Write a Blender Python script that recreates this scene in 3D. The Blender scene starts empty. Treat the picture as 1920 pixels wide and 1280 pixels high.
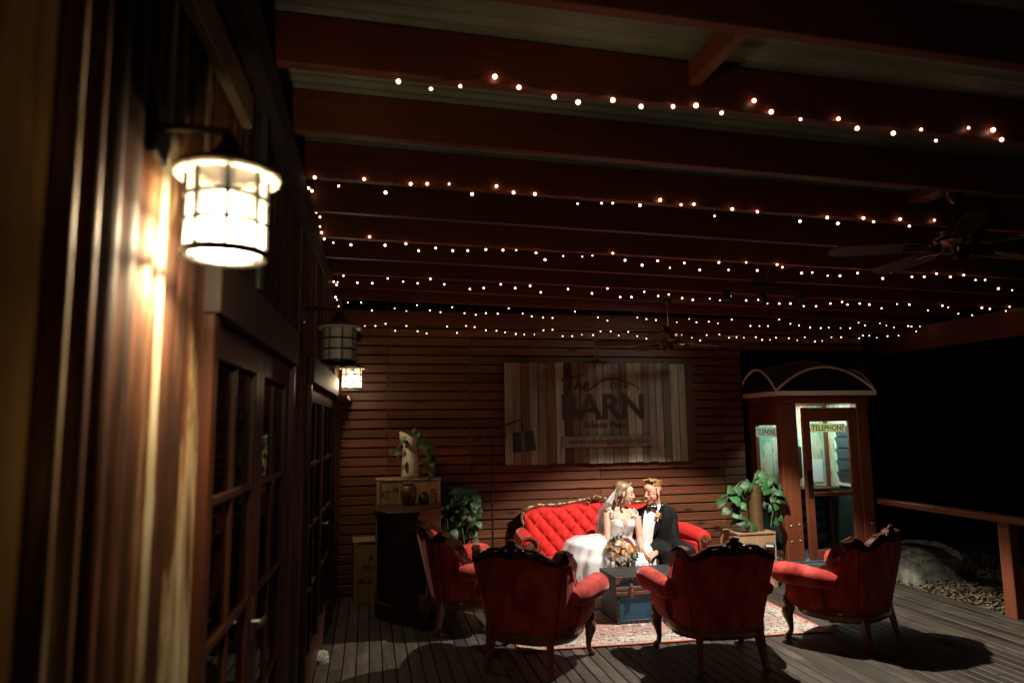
import bpy, math, random
from mathutils import Vector, Matrix, noise
random.seed(7)
R = math.radians
sc = bpy.context.scene
col = sc.collection

# ------------------------------------------------------------------ camera
H = 1.75
YAW, PITCH, ROLL, FPX = R(11.75), R(7.03), R(-0.65), 1280.0
_f = Vector((math.sin(YAW)*math.cos(PITCH), math.cos(YAW)*math.cos(PITCH), math.sin(PITCH)))
_r = Vector((math.cos(YAW), -math.sin(YAW), 0))
_u = _r.cross(_f)
CR = math.cos(ROLL)*_r + math.sin(ROLL)*_u
CU = -math.sin(ROLL)*_r + math.cos(ROLL)*_u
CAM = Vector((0, 0, H))
cd = bpy.data.cameras.new('camera')
cam = bpy.data.objects.new('camera', cd); col.objects.link(cam)
m = Matrix((CR, CU, -_f)).transposed().to_4x4(); m.translation = CAM
cam.matrix_world = m
cd.sensor_width = 36; cd.lens = 24; cd.clip_start = .02; cd.clip_end = 500
cd.dof.use_dof = True; cd.dof.focus_distance = 6.9; cd.dof.aperture_fstop = 1.6
sc.camera = cam

def ray(x, y): return CR*((x-960)/FPX) + CU*(-(y-640)/FPX) + _f
def at(x, y, Y):                       # the point at depth Y seen at a pixel of the photograph
    d = ray(x, y); return CAM + d*(Y/d.y)
def onz(x, y, z=0.0):
    d = ray(x, y); return CAM + d*((z-H)/d.z)

# ------------------------------------------------------------------ world, moon, exposure
w = bpy.data.worlds.new('World'); sc.world = w; w.use_nodes = True
nt = w.node_tree
sky = nt.nodes.new('ShaderNodeTexSky'); sky.sky_type = 'NISHITA'; sky.sun_disc = False
sky.sun_elevation = R(-9); sky.sun_rotation = R(60)
nt.links.new(sky.outputs[0], nt.nodes['Background'].inputs[0])
nt.nodes['Background'].inputs[1].default_value = .05
moon = bpy.data.lights.new('moonlight', 'SUN'); moon.energy = .006; moon.angle = R(.5); moon.color = (.75, .85, 1)
mo = bpy.data.objects.new('moonlight', moon); col.objects.link(mo); mo.rotation_euler = (R(40), R(25), 0)
sc.view_settings.view_transform = 'Standard'; sc.view_settings.look = 'None'
sc.view_settings.exposure = 0; sc.view_settings.gamma = 1; sc.view_settings.use_curve_mapping = False
sc.render.engine = 'CYCLES'
cy = sc.cycles
cy.use_denoising = True
try: cy.denoiser = 'OPENIMAGEDENOISE'
except Exception: pass
cy.use_light_tree = True
cy.max_bounces = 7; cy.diffuse_bounces = 3; cy.glossy_bounces = 3; cy.transmission_bounces = 6; cy.transparent_max_bounces = 12
cy.sample_clamp_indirect = 4; cy.sample_clamp_direct = 0
cy.caustics_reflective = False; cy.caustics_refractive = False

# ------------------------------------------------------------------ materials
def principled(name):
    m = bpy.data.materials.new(name); m.use_nodes = True
    return m, m.node_tree, m.node_tree.nodes['Principled BSDF']
def coords(nt, scale, rnd=True, kind='Object'):
    tc = nt.nodes.new('ShaderNodeTexCoord'); v = tc.outputs[kind]
    if rnd:
        oi = nt.nodes.new('ShaderNodeObjectInfo'); mul = nt.nodes.new('ShaderNodeMath'); mul.operation = 'MULTIPLY'
        mul.inputs[1].default_value = 37.0; nt.links.new(oi.outputs['Random'], mul.inputs[0])
        ad = nt.nodes.new('ShaderNodeVectorMath'); ad.operation = 'ADD'
        nt.links.new(v, ad.inputs[0]); nt.links.new(mul.outputs[0], ad.inputs[1]); v = ad.outputs[0]
    mp = nt.nodes.new('ShaderNodeMapping'); mp.inputs['Scale'].default_value = scale
    nt.links.new(v, mp.inputs['Vector'])
    return mp.outputs[0]
def noise_n(nt, v, s=1, detail=5, rough=.6, dist=0):
    n = nt.nodes.new('ShaderNodeTexNoise'); n.inputs['Scale'].default_value = s; n.inputs['Detail'].default_value = detail
    n.inputs['Roughness'].default_value = rough; n.inputs['Distortion'].default_value = dist
    nt.links.new(v, n.inputs['Vector']); return n.outputs['Fac']
def ramp(nt, fac, stops):
    r = nt.nodes.new('ShaderNodeValToRGB'); e = r.color_ramp.elements
    while len(e) < len(stops): e.new(.5)
    for k, (p, c) in enumerate(stops):
        e[k].position = p; e[k].color = (*c, 1) if len(c) == 3 else c
    nt.links.new(fac, r.inputs[0]); return r.outputs[0]
def hsv_random(nt, colsock, lo, hi, huespan=0.0):
    oi = nt.nodes.new('ShaderNodeObjectInfo'); mr = nt.nodes.new('ShaderNodeMapRange')
    mr.inputs['To Min'].default_value = lo; mr.inputs['To Max'].default_value = hi
    nt.links.new(oi.outputs['Random'], mr.inputs['Value'])
    h = nt.nodes.new('ShaderNodeHueSaturation'); nt.links.new(mr.outputs[0], h.inputs['Value']); nt.links.new(colsock, h.inputs['Color'])
    if huespan:
        mm = nt.nodes.new('ShaderNodeMath'); mm.operation = 'MULTIPLY'; mm.inputs[1].default_value = 7.31
        fr = nt.nodes.new('ShaderNodeMath'); fr.operation = 'FRACT'
        m2 = nt.nodes.new('ShaderNodeMapRange'); m2.inputs['To Min'].default_value = .5-huespan; m2.inputs['To Max'].default_value = .5+huespan
        nt.links.new(oi.outputs['Random'], mm.inputs[0]); nt.links.new(mm.outputs[0], fr.inputs[0]); nt.links.new(fr.outputs[0], m2.inputs['Value'])
        nt.links.new(m2.outputs[0], h.inputs['Hue'])
    return h.outputs[0]
def bump_n(nt, b, h, strength=.3, dist=.01):
    n = nt.nodes.new('ShaderNodeBump'); n.inputs['Strength'].default_value = strength; n.inputs['Distance'].default_value = dist
    nt.links.new(h, n.inputs['Height']); nt.links.new(n.outputs[0], b.inputs['Normal'])
def mat(name, c1, c2=None, rough=.6, scale=(8, 8, 8), bump=.0, bdist=.004, rnd=None, hue=0, metal=0, sheen=0, coat=0, spec=.5,
        stops=None, detail=5, alpha=1, emit=None, estr=0, sss=0):
    m, nt, b = principled(name)
    b.inputs['Roughness'].default_value = rough; b.inputs['Metallic'].default_value = metal
    b.inputs['Specular IOR Level'].default_value = spec
    if sheen:
        b.inputs['Sheen Weight'].default_value = sheen; b.inputs['Sheen Roughness'].default_value = .35
        b.inputs['Sheen Tint'].default_value = (1, .55, .5, 1)
    if coat: b.inputs['Coat Weight'].default_value = coat; b.inputs['Coat Roughness'].default_value = .15
    if sss:
        b.inputs['Subsurface Weight'].default_value = sss; b.inputs['Subsurface Radius'].default_value = (.012, .005, .003); b.inputs['Subsurface Scale'].default_value = 1
    if alpha < 1: b.inputs['Alpha'].default_value = alpha
    if emit: b.inputs['Emission Color'].default_value = (*emit, 1); b.inputs['Emission Strength'].default_value = estr
    v = coords(nt, scale)
    f = noise_n(nt, v, 1, detail)
    c2 = c2 or tuple(x*.6 for x in c1)
    c = ramp(nt, f, stops or [(.3, c2), (.7, c1)])
    if rnd: c = hsv_random(nt, c, rnd[0], rnd[1], hue)
    nt.links.new(c, b.inputs['Base Color'])
    if bump: bump_n(nt, b, f, bump, bdist)
    return m
def wood(name, light, dark, axis='x', rough=.55, rnd=(.75, 1.25), hue=.012, stretch=1.2, fine=26, bump=.25, knots=True, coat=0, spec=.4, worn=None):
    m, nt, b = principled(name)
    b.inputs['Roughness'].default_value = rough; b.inputs['Specular IOR Level'].default_value = spec
    if coat: b.inputs['Coat Weight'].default_value = coat; b.inputs['Coat Roughness'].default_value = .2
    s = [fine, fine, fine]; s['xyz'.index(axis)] = stretch
    v = coords(nt, s)
    f = noise_n(nt, v, 1, 6, .65, .6)
    s2 = [4, 4, 4]; s2['xyz'.index(axis)] = .9
    f2 = noise_n(nt, coords(nt, s2), 1, 3, .5)
    mx = nt.nodes.new('ShaderNodeMath'); mx.operation = 'MULTIPLY_ADD'; mx.inputs[1].default_value = .55
    sc2 = nt.nodes.new('ShaderNodeMath'); sc2.operation = 'MULTIPLY'; sc2.inputs[1].default_value = .45
    nt.links.new(f2, sc2.inputs[0]); nt.links.new(f, mx.inputs[0]); nt.links.new(sc2.outputs[0], mx.inputs[2])
    c = ramp(nt, mx.outputs[0], [(.33, dark), (.52, tuple((a+b_)/2 for a, b_ in zip(light, dark))), (.68, light)])
    if knots:
        s3 = [14, 14, 14]; s3['xyz'.index(axis)] = 4.5
        vo = nt.nodes.new('ShaderNodeTexVoronoi'); vo.inputs['Scale'].default_value = .55
        nt.links.new(coords(nt, s3), vo.inputs['Vector'])
        k = ramp(nt, vo.outputs['Distance'], [(.06, (1, 1, 1)), (.21, (0, 0, 0))])
        mixc = nt.nodes.new('ShaderNodeMix'); mixc.data_type = 'RGBA'
        nt.links.new(k, mixc.inputs['Factor']); nt.links.new(c, mixc.inputs['A']); mixc.inputs['B'].default_value = (*[x*.35 for x in dark], 1)
        c = mixc.outputs['Result']
    if worn:                           # pale scuffs with their own shape
        s4 = [5, 5, 5]; s4['xyz'.index(axis)] = 1.6
        f4 = noise_n(nt, coords(nt, s4), 1, 8, .72, .3)
        mixw = nt.nodes.new('ShaderNodeMix'); mixw.data_type = 'RGBA'
        nt.links.new(ramp(nt, f4, [(.50, (0, 0, 0)), (.68, (.8, .8, .8))]), mixw.inputs['Factor']); nt.links.new(c, mixw.inputs['A']); mixw.inputs['B'].default_value = (*worn, 1)
        c = mixw.outputs['Result']
    c = hsv_random(nt, c, rnd[0], rnd[1], hue)
    nt.links.new(c, b.inputs['Base Color'])
    bump_n(nt, b, f, bump, .003)
    return m
def emitter(name, c, s):
    m = bpy.data.materials.new(name); m.use_nodes = True; nt = m.node_tree; nt.nodes.clear()
    e = nt.nodes.new('ShaderNodeEmission'); e.inputs[0].default_value = (*c, 1); e.inputs[1].default_value = s
    o = nt.nodes.new('ShaderNodeOutputMaterial'); nt.links.new(e.outputs[0], o.inputs[0]); return m
def glass_thin(name, tint, rough=.05, trans=.85, spec=.5):
    m = bpy.data.materials.new(name); m.use_nodes = True; nt = m.node_tree; nt.nodes.clear()
    t = nt.nodes.new('ShaderNodeBsdfTransparent'); t.inputs[0].default_value = (*tint, 1)
    g = nt.nodes.new('ShaderNodeBsdfGlossy'); g.inputs['Roughness'].default_value = rough
    lw = nt.nodes.new('ShaderNodeLayerWeight'); lw.inputs[0].default_value = .5
    pw = nt.nodes.new('ShaderNodeMath'); pw.operation = 'POWER'; pw.inputs[1].default_value = 4; nt.links.new(lw.outputs['Facing'], pw.inputs[0])
    fr = nt.nodes.new('ShaderNodeMath'); fr.operation = 'MULTIPLY_ADD'; fr.inputs[1].default_value = .55; fr.inputs[2].default_value = .03; nt.links.new(pw.outputs[0], fr.inputs[0])
    mx = nt.nodes.new('ShaderNodeMixShader'); nt.links.new(fr.outputs[0], mx.inputs[0]); nt.links.new(t.outputs[0], mx.inputs[1]); nt.links.new(g.outputs[0], mx.inputs[2])
    o = nt.nodes.new('ShaderNodeOutputMaterial'); nt.links.new(mx.outputs[0], o.inputs[0]); return m

def backlit(name, c, k=.6):            # thin enamelled or printed plate that lets light through
    m = bpy.data.materials.new(name); m.use_nodes = True; nt = m.node_tree; nt.nodes.clear()
    d = nt.nodes.new('ShaderNodeBsdfDiffuse'); t = nt.nodes.new('ShaderNodeBsdfTranslucent'); mx = nt.nodes.new('ShaderNodeMixShader'); mx.inputs[0].default_value = k
    f = noise_n(nt, coords(nt, (25, 25, 25)), 1, 4); cc = ramp(nt, f, [(.3, tuple(x*.85 for x in c)), (.7, c)])
    for q in (d, t): nt.links.new(cc, q.inputs[0])
    o = nt.nodes.new('ShaderNodeOutputMaterial'); nt.links.new(d.outputs[0], mx.inputs[1]); nt.links.new(t.outputs[0], mx.inputs[2]); nt.links.new(mx.outputs[0], o.inputs[0]); return m
SLAT = wood('slat_wood', (.165, .056, .021), (.066, .021, .008), 'x', .5, (.78, 1.18), .008)
RAFT = wood('rafter_wood', (.185, .046, .016), (.085, .020, .008), 'x', .5, (.85, 1.15), .006, knots=False)
RAFTY = wood('beam_wood', (.24, .07, .026), (.12, .032, .013), 'y', .5, (.85, 1.15), .006, knots=False)
POSTW = wood('post_wood', (.26, .085, .036), (.14, .04, .018), 'z', .45, (.85, 1.15), .008, knots=False)
DECKM = wood('deck_wood', (.080, .062, .045), (.022, .016, .011), 'y', .52, (.6, 1.3), .02, stretch=2.2, fine=40, bump=.5, knots=False, worn=(.115, .100, .080))
BARNW = wood('door_wood', (.080, .026, .009), (.035, .010, .004), 'z', .45, (.85, 1.15), .006, knots=False)
BLACKM = mat('black_iron', (.012, .011, .010), (.006, .006, .006), .42, (30, 30, 30), bump=.1)
DARKW = mat('carved_dark_wood', (.060, .020, .010), (.025, .009, .005), .3, (40, 40, 8), bump=.15, coat=.4)
LEGW = mat('polished_leg_wood', (.26, .085, .026), (.11, .034, .012), .28, (50, 50, 9), coat=.5)
GOLDW = mat('gilded_carved_wood', (.25, .14, .058), (.05, .022, .010), .35, (60, 60, 60), bump=.4, metal=.35)
VELVET = mat('coral_velvet', (.54, .066, .052), (.38, .036, .028), .8, (9, 9, 4), bump=.15, sheen=.5, spec=.15, detail=7, stops=[(.30, (.18, .012, .010)), (.47, (.36, .034, .026)), (.70, (.60, .09, .07))])
SOFAV = mat('scarlet_velvet', (.62, .026, .022), (.50, .016, .015), .75, (20, 20, 20), bump=.1, sheen=.35, spec=.2)
PIPING = mat('dark_piping', (.10, .012, .010), (.07, .008, .006), .7)

# ------------------------------------------------------------------ mesh helpers
def tag(o, label=None, cat=None, group=None, kind=None):
    if label: o['label'] = label
    if cat: o['category'] = cat
    if group: o['group'] = group
    if kind: o['kind'] = kind
    return o
def empty(name, loc=(0, 0, 0), rz=0):
    o = bpy.data.objects.new(name, None); col.objects.link(o); o.location = loc; o.rotation_euler = (0, 0, rz); o.empty_display_size = .1
    return o
def obj(name, mesh, material=None, parent=None, loc=(0, 0, 0), rot=(0, 0, 0), scale=(1, 1, 1)):
    if material is not None and not mesh.materials: mesh.materials.append(material)
    o = bpy.data.objects.new(name, mesh); col.objects.link(o)
    o.location = loc; o.rotation_euler = rot; o.scale = scale
    if parent: o.parent = parent
    return o
def lerp(a, b, t): return a + (b-a)*t
def interp(keys, x):                   # smooth interpolation in [(x, value or tuple)]
    if x <= keys[0][0]: return keys[0][1]
    for (x0, v0), (x1, v1) in zip(keys, keys[1:]):
        if x <= x1:
            t = (x-x0)/(x1-x0); t = t*t*(3-2*t)
            return tuple(lerp(a, b, t) for a, b in zip(v0, v1)) if isinstance(v0, tuple) else lerp(v0, v1, t)
    return keys[-1][1]
def spline(pts, n):                    # Catmull-Rom resampling, n pieces a span; points may carry radii
    P = [tuple(p) for p in pts]; P = [P[0]] + P + [P[-1]]; out = []
    for i in range(1, len(P)-2):
        for k in range(n):
            t = k/n
            out.append(tuple(.5*(2*b + (c-a)*t + (2*a-5*b+4*c-d)*t*t + (3*b-a-3*c+d)*t**3) for a, b, c, d in zip(P[i-1], P[i], P[i+1], P[i+2])))
    out.append(P[-2]); return out
class MB:
    def __init__(s): s.v = []; s.f = []
    def add(s, vs, fs):
        k = len(s.v); s.v += [tuple(v) for v in vs]; s.f += [tuple(i+k for i in f) for f in fs]; return s
    def box(s, lo, hi, M=None):
        (a, b, c), (d, e, f) = lo, hi
        vs = [(a, b, c), (d, b, c), (d, e, c), (a, e, c), (a, b, f), (d, b, f), (d, e, f), (a, e, f)]
        if M is not None: vs = [M @ Vector(v) for v in vs]
        return s.add(vs, [(0, 3, 2, 1), (4, 5, 6, 7), (0, 1, 5, 4), (1, 2, 6, 5), (2, 3, 7, 6), (3, 0, 4, 7)])
    def cbox(s, c, d, M=None): return s.box(tuple(a-b/2 for a, b in zip(c, d)), tuple(a+b/2 for a, b in zip(c, d)), M)
    def bbox(s, lo, hi, bv=.004):      # box with chamfered vertical and top edges
        (a, b, c), (d, e, f) = lo, hi; v = bv
        r = lambda z, k: [(a+k+v, b+k, z), (d-k-v, b+k, z), (d-k, b+k+v, z), (d-k, e-k-v, z), (d-k-v, e-k, z), (a+k+v, e-k, z), (a+k, e-k-v, z), (a+k, b+k+v, z)]
        return s.loft([r(c, v), r(c+v, 0), r(f-v, 0), r(f, v)])
    def loft(s, rings, closed=True, cap=True):
        n = len(rings[0]); k = len(s.v); vs = [p for r in rings for p in r]; fs = []
        for i in range(len(rings)-1):
            for j in range(n if closed else n-1):
                fs.append((i*n+j, i*n+(j+1) % n, (i+1)*n+(j+1) % n, (i+1)*n+j))
        if cap and closed: fs += [tuple(range(n-1, -1, -1)), tuple((len(rings)-1)*n+j for j in range(n))]
        return s.add(vs, fs)
    def grid(s, fn, nu, nv):
        return s.add([fn(i/nu, j/nv) for i in range(nu+1) for j in range(nv+1)],
                     [(i*(nv+1)+j, (i+1)*(nv+1)+j, (i+1)*(nv+1)+j+1, i*(nv+1)+j+1) for i in range(nu) for j in range(nv)])
    def tube(s, pts, rad=.01, n=8, up=(0, 0, 1), sq=1.0, rot=0, closed=False):
        P = [Vector(p[:3]) for p in pts]; N = len(P)
        rr = [p[3] if len(p) > 3 else rad for p in pts] if not isinstance(rad, (list, tuple)) else rad
        rings = []; ref = None
        for i in range(N):
            if closed: t = P[(i+1) % N]-P[i-1]
            else: t = P[min(i+1, N-1)]-P[max(i-1, 0)]
            if t.length < 1e-9: t = Vector((0, 0, 1))
            t.normalize()
            if ref is None:
                ref = Vector(up) - t*Vector(up).dot(t)
                if ref.length < .05: ref = Vector((1, 0, 0)) - t*t.x
            ref = ref - t*ref.dot(t); ref.normalize(); b = t.cross(ref)
            rings.append([P[i] + (ref*math.cos(a)*sq + b*math.sin(a))*rr[i] for a in [rot+2*math.pi*j/n for j in range(n)]])
        if closed:
            rings.append(rings[0]); return s.loft(rings, True, False)
        return s.loft(rings)
    def lathe(s, prof, n=16, c=(0, 0, 0), cap=True):
        return s.loft([[(c[0]+r*math.cos(2*math.pi*j/n), c[1]+r*math.sin(2*math.pi*j/n), c[2]+z) for j in range(n)] for r, z in prof], True, cap)
    def ball(s, c, r, n=10, m=7, M=None):
        r = (r, r, r) if not isinstance(r, (tuple, list)) else r
        def q(a, e):
            v = Vector((r[0]*math.cos(e)*math.cos(a), r[1]*math.cos(e)*math.sin(a), r[2]*math.sin(e)))
            if M is not None: v = M @ v
            return (c[0]+v.x, c[1]+v.y, c[2]+v.z)
        return s.loft([[q(2*math.pi*j/n, -math.pi/2*.985+math.pi*.985*i/m) for j in range(n)] for i in range(m+1)])
    def mesh(s, name='m', smooth=True, material=None):
        me = bpy.data.meshes.new(name); me.from_pydata(s.v, [], s.f)
        if smooth is True: me.shade_smooth()
        elif smooth:
            me.shade_smooth()
            try: me.set_sharp_from_angle(angle=smooth)
            except Exception: pass
        if material: me.materials.append(material)
        me.validate(); me.update(); return me
    def build(s, name, material, parent=None, smooth=R(40), **k): return obj(name, s.mesh(name, smooth), material, parent, **k)
def evaluated(mesh, mods):
    o = bpy.data.objects.new('tmp', mesh); col.objects.link(o)
    for t, kw in mods:
        md = o.modifiers.new(t, t)
        for k, v in kw.items(): setattr(md, k, v)
    dg = bpy.context.evaluated_depsgraph_get(); dg.update()
    me = bpy.data.meshes.new_from_object(o.evaluated_get(dg)); bpy.data.objects.remove(o); return me
def fused(mb, voxel=.008, it=6, name='fused', dec=None):      # one continuous surface from overlapping shapes
    mods = [('REMESH', dict(mode='VOXEL', voxel_size=voxel)), ('SMOOTH', dict(factor=.5, iterations=it))]
    if dec: mods.append(('DECIMATE', dict(ratio=dec)))
    me = evaluated(mb.mesh(name, False), mods); me.name = name; me.shade_smooth(); return me
def text_mesh(body, x0, x1, z0, z1, depth=.003, shear=0, bold=0.0):   # flat lettering in the xz plane, fitted to a box, facing -y
    c = bpy.data.curves.new('t', 'FONT'); c.body = body; c.extrude = .01; c.shear = shear; c.offset = bold; c.resolution_u = 4
    me = evaluated(c, []); xs = [v.co.x for v in me.vertices]; ys = [v.co.y for v in me.vertices]
    ax, bx, ay, by = min(xs), max(xs), min(ys), max(ys)
    for v in me.vertices:
        v.co = (x0+(v.co.x-ax)/(bx-ax)*(x1-x0), -depth*(v.co.z+.01)/.02, z0+(v.co.y-ay)/(by-ay)*(z1-z0))
    me.materials.clear(); return me
def copy_tree(o, parent=None):
    c = o.copy(); col.objects.link(c); c.parent = parent
    for ch in list(o.children): copy_tree(ch, c)
    return c
_boxes = {}
def plank(name, lo, hi, material, parent, bv=.003):           # a board with its own origin; alike sizes share a mesh
    d = tuple(round(b-a, 4) for a, b in zip(lo, hi)); key = (d, material.name, bv)
    if key not in _boxes:
        _boxes[key] = MB().bbox((-d[0]/2, -d[1]/2, -d[2]/2), (d[0]/2, d[1]/2, d[2]/2), bv).mesh(name, False, material)
    return obj(name, _boxes[key], None, parent, loc=tuple((a+b)/2 for a, b in zip(lo, hi)))
def lamp(name, kind, loc, energy, color, parent=None, **kw):
    l = bpy.data.lights.new(name, kind); l.energy = energy; l.color = color
    for k, v in kw.items(): setattr(l, k, v)
    o = bpy.data.objects.new(name, l); col.objects.link(o); o.location = loc
    if parent: o.parent = parent
    return o

# ------------------------------------------------------------------ ground, deck
GROUNDM = mat('dark_soil', (.05, .038, .026), (.02, .015, .01), .95, (3, 3, 3), bump=.6, bdist=.03)
def gz(x, y): return -.16 + .10*max(0, min(1, (x-5.6)/.5)) + .03*noise.noise((x*1.3, y*1.3, 0)) if x > 5.4 else -.17
g = MB()
xs = [-60, -20, -6, 0, 3, 5, 5.5] + [5.7+.16*i for i in range(22)] + [11, 16, 30, 60]
ys = [-60, -20, -5, 0, 2, 4] + [4.3+.2*i for i in range(24)] + [11, 15, 25, 60, 90]
g.add([(x, y, gz(x, y)) for x in xs for y in ys], [(i*len(ys)+j, (i+1)*len(ys)+j, (i+1)*len(ys)+j+1, i*len(ys)+j+1) for i in range(len(xs)-1) for j in range(len(ys)-1)])
tag(g.build('ground', GROUNDM, smooth=True), kind='structure')

deck = tag(empty('deck'), kind='structure')
x = -.27 - .097*3; rnd = random.Random(3)
DX1 = 5.585
while x < DX1:
    cut = rnd.choice([2.1, 3.3, 4.2, 4.8, 5.4, 6.3, 7.0]); z = rnd.uniform(-.0015, .0015)
    ye = 7.62 if x < 4.45 else 7.95
    plank('deck_board', (x, .2, -.032+z), (x+.0905, cut-.002, z), DECKM, deck, .004)
    plank('deck_board', (x, cut+.002, -.032+z), (x+.0905, ye, z), DECKM, deck, .004)
    x += .097
plank('deck_edge_board', (x, .2, -.15), (x+.03, 7.95, .001), DECKM, deck, .004)
for yy in (1.0, 2.4, 3.8, 5.2, 6.6, 7.7): plank('joist', (-.56, yy, -.155), (5.58, yy+.09, -.036), RAFT, deck)

# ------------------------------------------------------------------ slatted back wall
BW = 7.65
wall = tag(empty('slatted_wall', (0, 0, 0)), 'horizontal stained timber slat wall behind the red sofa', 'wall')
backing = MB().box((-.6, BW+.05, -.1), (4.5, BW+.09, 3.25)).build('backing_panel', mat('dark_backing', (.012, .008, .006), None, .9), wall, False)
joints = [-.42, at(728, 760, BW).x, at(883, 760, BW).x, at(1126, 900, BW).x, at(1357, 850, BW).x, 4.47]
rnd = random.Random(11)
z = .015; row = 0
PITCH_S = .1015
while z < 3.05:
    skip = rnd.sample([1, 2, 3, 4], rnd.choice([0, 1, 1])) if row % 2 else [1, 3] if rnd.random() < .35 else []
    js = [j for k, j in enumerate(joints) if k not in skip]
    for a, b in zip(js, js[1:]):
        dy = rnd.uniform(-.002, .002); dz = rnd.uniform(-.0015, .0015)
        plank('slat', (a+.0015, BW+dy, z+dz), (b-.0015, BW+.022+dy, z+.0865+dz), SLAT, wall, .003)
    z += PITCH_S; row += 1
for j in joints[1:5]: plank('batten', (j-.035, BW+.026, 0), (j+.035, BW+.049, 3.1), SLAT, wall)
# header slats carried on above the telephone box, and the ledger along the top
zz = 2.64
while zz < 3.0:
    plank('slat', (4.473, BW, zz), (6.2, BW+.022, zz+.0865), SLAT, wall, .003); zz += PITCH_S
plank('ledger', (-.42, BW-.05, 2.885), (6.85, BW-.003, 3.03), RAFT, wall)

# ------------------------------------------------------------------ verandah roof
roof = tag(empty('verandah_roof'), 'verandah roof of red-brown rafters under corrugated sheets', 'roof')
SL = .018
RY = [.75, 1.35, 1.95] + [2.52+.6*k for k in range(9)]
for i, y in enumerate(RY):
    o = plank('rafter', (-.42, y, 0), (7.05, y+.05, .2), RAFT, roof, .003)
    o.location.z = 3.1 - SL*((7.05-.42)/2) + .1; o.rotation_euler = (0, math.atan(SL), 0)
for k, (y0, y1, X) in enumerate([(2.0, 2.52, 1.30), (4.97, 5.52, 3.62)]):
    plank('nogging', (X, y0, 3.19-SL*X), (X+.05, y1, 3.298-SL*X), RAFTY, roof, .003)
SHEET = mat('grey_green_roof_sheet', (.30, .31, .24), (.20, .20, .15), .45, (3, 3, 3), metal=.1)
yy = .3
while yy < 8.4:
    s = MB()
    ni = 40
    s.add([(X, i*.019, .019*math.sin(i*math.pi/2+.6)) for X in (-.42, 7.25) for i in range(ni+1)],
          [(i, i+1, ni+1+i+1, ni+1+i) for i in range(ni)])
    o = s.build('roof_sheet', SHEET, roof, True, loc=(0, yy, 3.322)); o.rotation_euler = (0, math.atan(SL), 0)
    yy += .755
plank('outer_beam', (6.85, .3, 2.655), (6.97, 8.9, 2.955), RAFTY, roof)
for y in (1.2, 8.55): plank('roof_post', (6.85, y, -.2), (6.97, y+.12, 2.653), POSTW, roof)
plank('wall_plate', (-.43, .3, 2.93), (-.36, 7.6, 3.09), mat('shade_dark_plate_wood', (.02, .012, .008), None, .8), roof)  # near-black colour carries the shadow over the rafter ends

# ------------------------------------------------------------------ corrugated barn wall with glazed doors
barn = tag(empty('barn_wall', (-.53, 0, 0), -math.atan(.028)), 'rusty corrugated iron barn wall with glazed timber doors', 'wall')
def iron(name, stops):
  m, nt, b = principled(name)
  v = coords(nt, (4, 4, .40), False); f = noise_n(nt, v, 1, 7, .62, .4)
  c = ramp(nt, f, stops)
  v2 = coords(nt, (26, 26, 1.2)); f2 = noise_n(nt, v2, 1, 5)
  mx = nt.nodes.new('ShaderNodeMix'); mx.data_type = 'RGBA'
  nt.links.new(ramp(nt, f2, [(.52, (0, 0, 0)), (.66, (1, 1, 1))]), mx.inputs['Factor']); nt.links.new(c, mx.inputs['A']); mx.inputs['B'].default_value = (.16, .05, .018, 1)
  nt.links.new(mx.outputs['Result'], b.inputs['Base Color']); b.inputs['Roughness'].default_value = .55; b.inputs['Metallic'].default_value = .12
  bump_n(nt, b, f2, .2, .003); return m
IRON = iron('rusty_corrugated_iron', [(.44, (.016, .007, .004)), (.54, (.060, .020, .007)), (.60, (.17, .09, .04)), (.66, (.36, .31, .21)), (.82, (.26, .24, .18))])
IRON2 = iron('streaked_lamplit_iron', [(.38, (.018, .007, .003)), (.47, (.055, .018, .006)), (.52, (.30, .23, .13)), (.60, (.50, .47, .36)), (.78, (.40, .38, .30))])  # rust streaks, with the lantern's bright spot painted in as paler iron
def corrugated(y0, y1, z0, z1, p=.092, a=.014, mt=None):
    n = int((y1-y0)/p*8); s = MB()
    s.add([(a*math.sin(2*math.pi*(y0+(y1-y0)*i/n)/p), y0+(y1-y0)*i/n, zz) for zz in (z0, z1) for i in range(n+1)], [(i, i+1, n+2+i, n+1+i) for i in range(n)])
    return s.build('iron_sheet', mt or IRON, barn, True)
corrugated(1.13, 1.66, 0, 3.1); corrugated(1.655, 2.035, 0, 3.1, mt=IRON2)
corrugated(2.04, 3.80, 2.26, 3.1); corrugated(3.80, 4.50, 0, 3.1); corrugated(4.51, 6.7, 2.2, 3.1); corrugated(6.71, 7.62, 0, 3.1)
plank('corner_board', (-.02, .3, 0), (.012, 1.125, 3.1), wood('corner_board_wood', (.10, .055, .020), (.035, .017, .007), 'z', .9, knots=False, worn=(.09, .048, .015), spec=0, bump=.6), barn)
MB().box((-.9, -.3, -.2), (-.6, 7.62, 3.3)).build('inner_lining', mat('dark_inside', (.01, .008, .007), None, .95), barn, False)
TRIM = wood('trim_wood', (.30, .22, .14), (.16, .11, .07), 'y', .5, knots=False)
plank('trim_board', (.016, .80, 2.78), (.05, 2.40, 2.90), TRIM, barn)
MB().tube([(.045, 2.62, 2.26), (.045, 2.62, 3.08)], .018, 10).build('conduit', mat('dark_green_conduit', (.03, .045, .04), None, .4), barn)
PANE = glass_thin('dark_door_glass', (.55, .55, .5), .02)
HEADW = mat('dark_lintel_wood', (.035, .018, .010), (.015, .008, .005), .6, (30, 2, 30))
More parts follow.
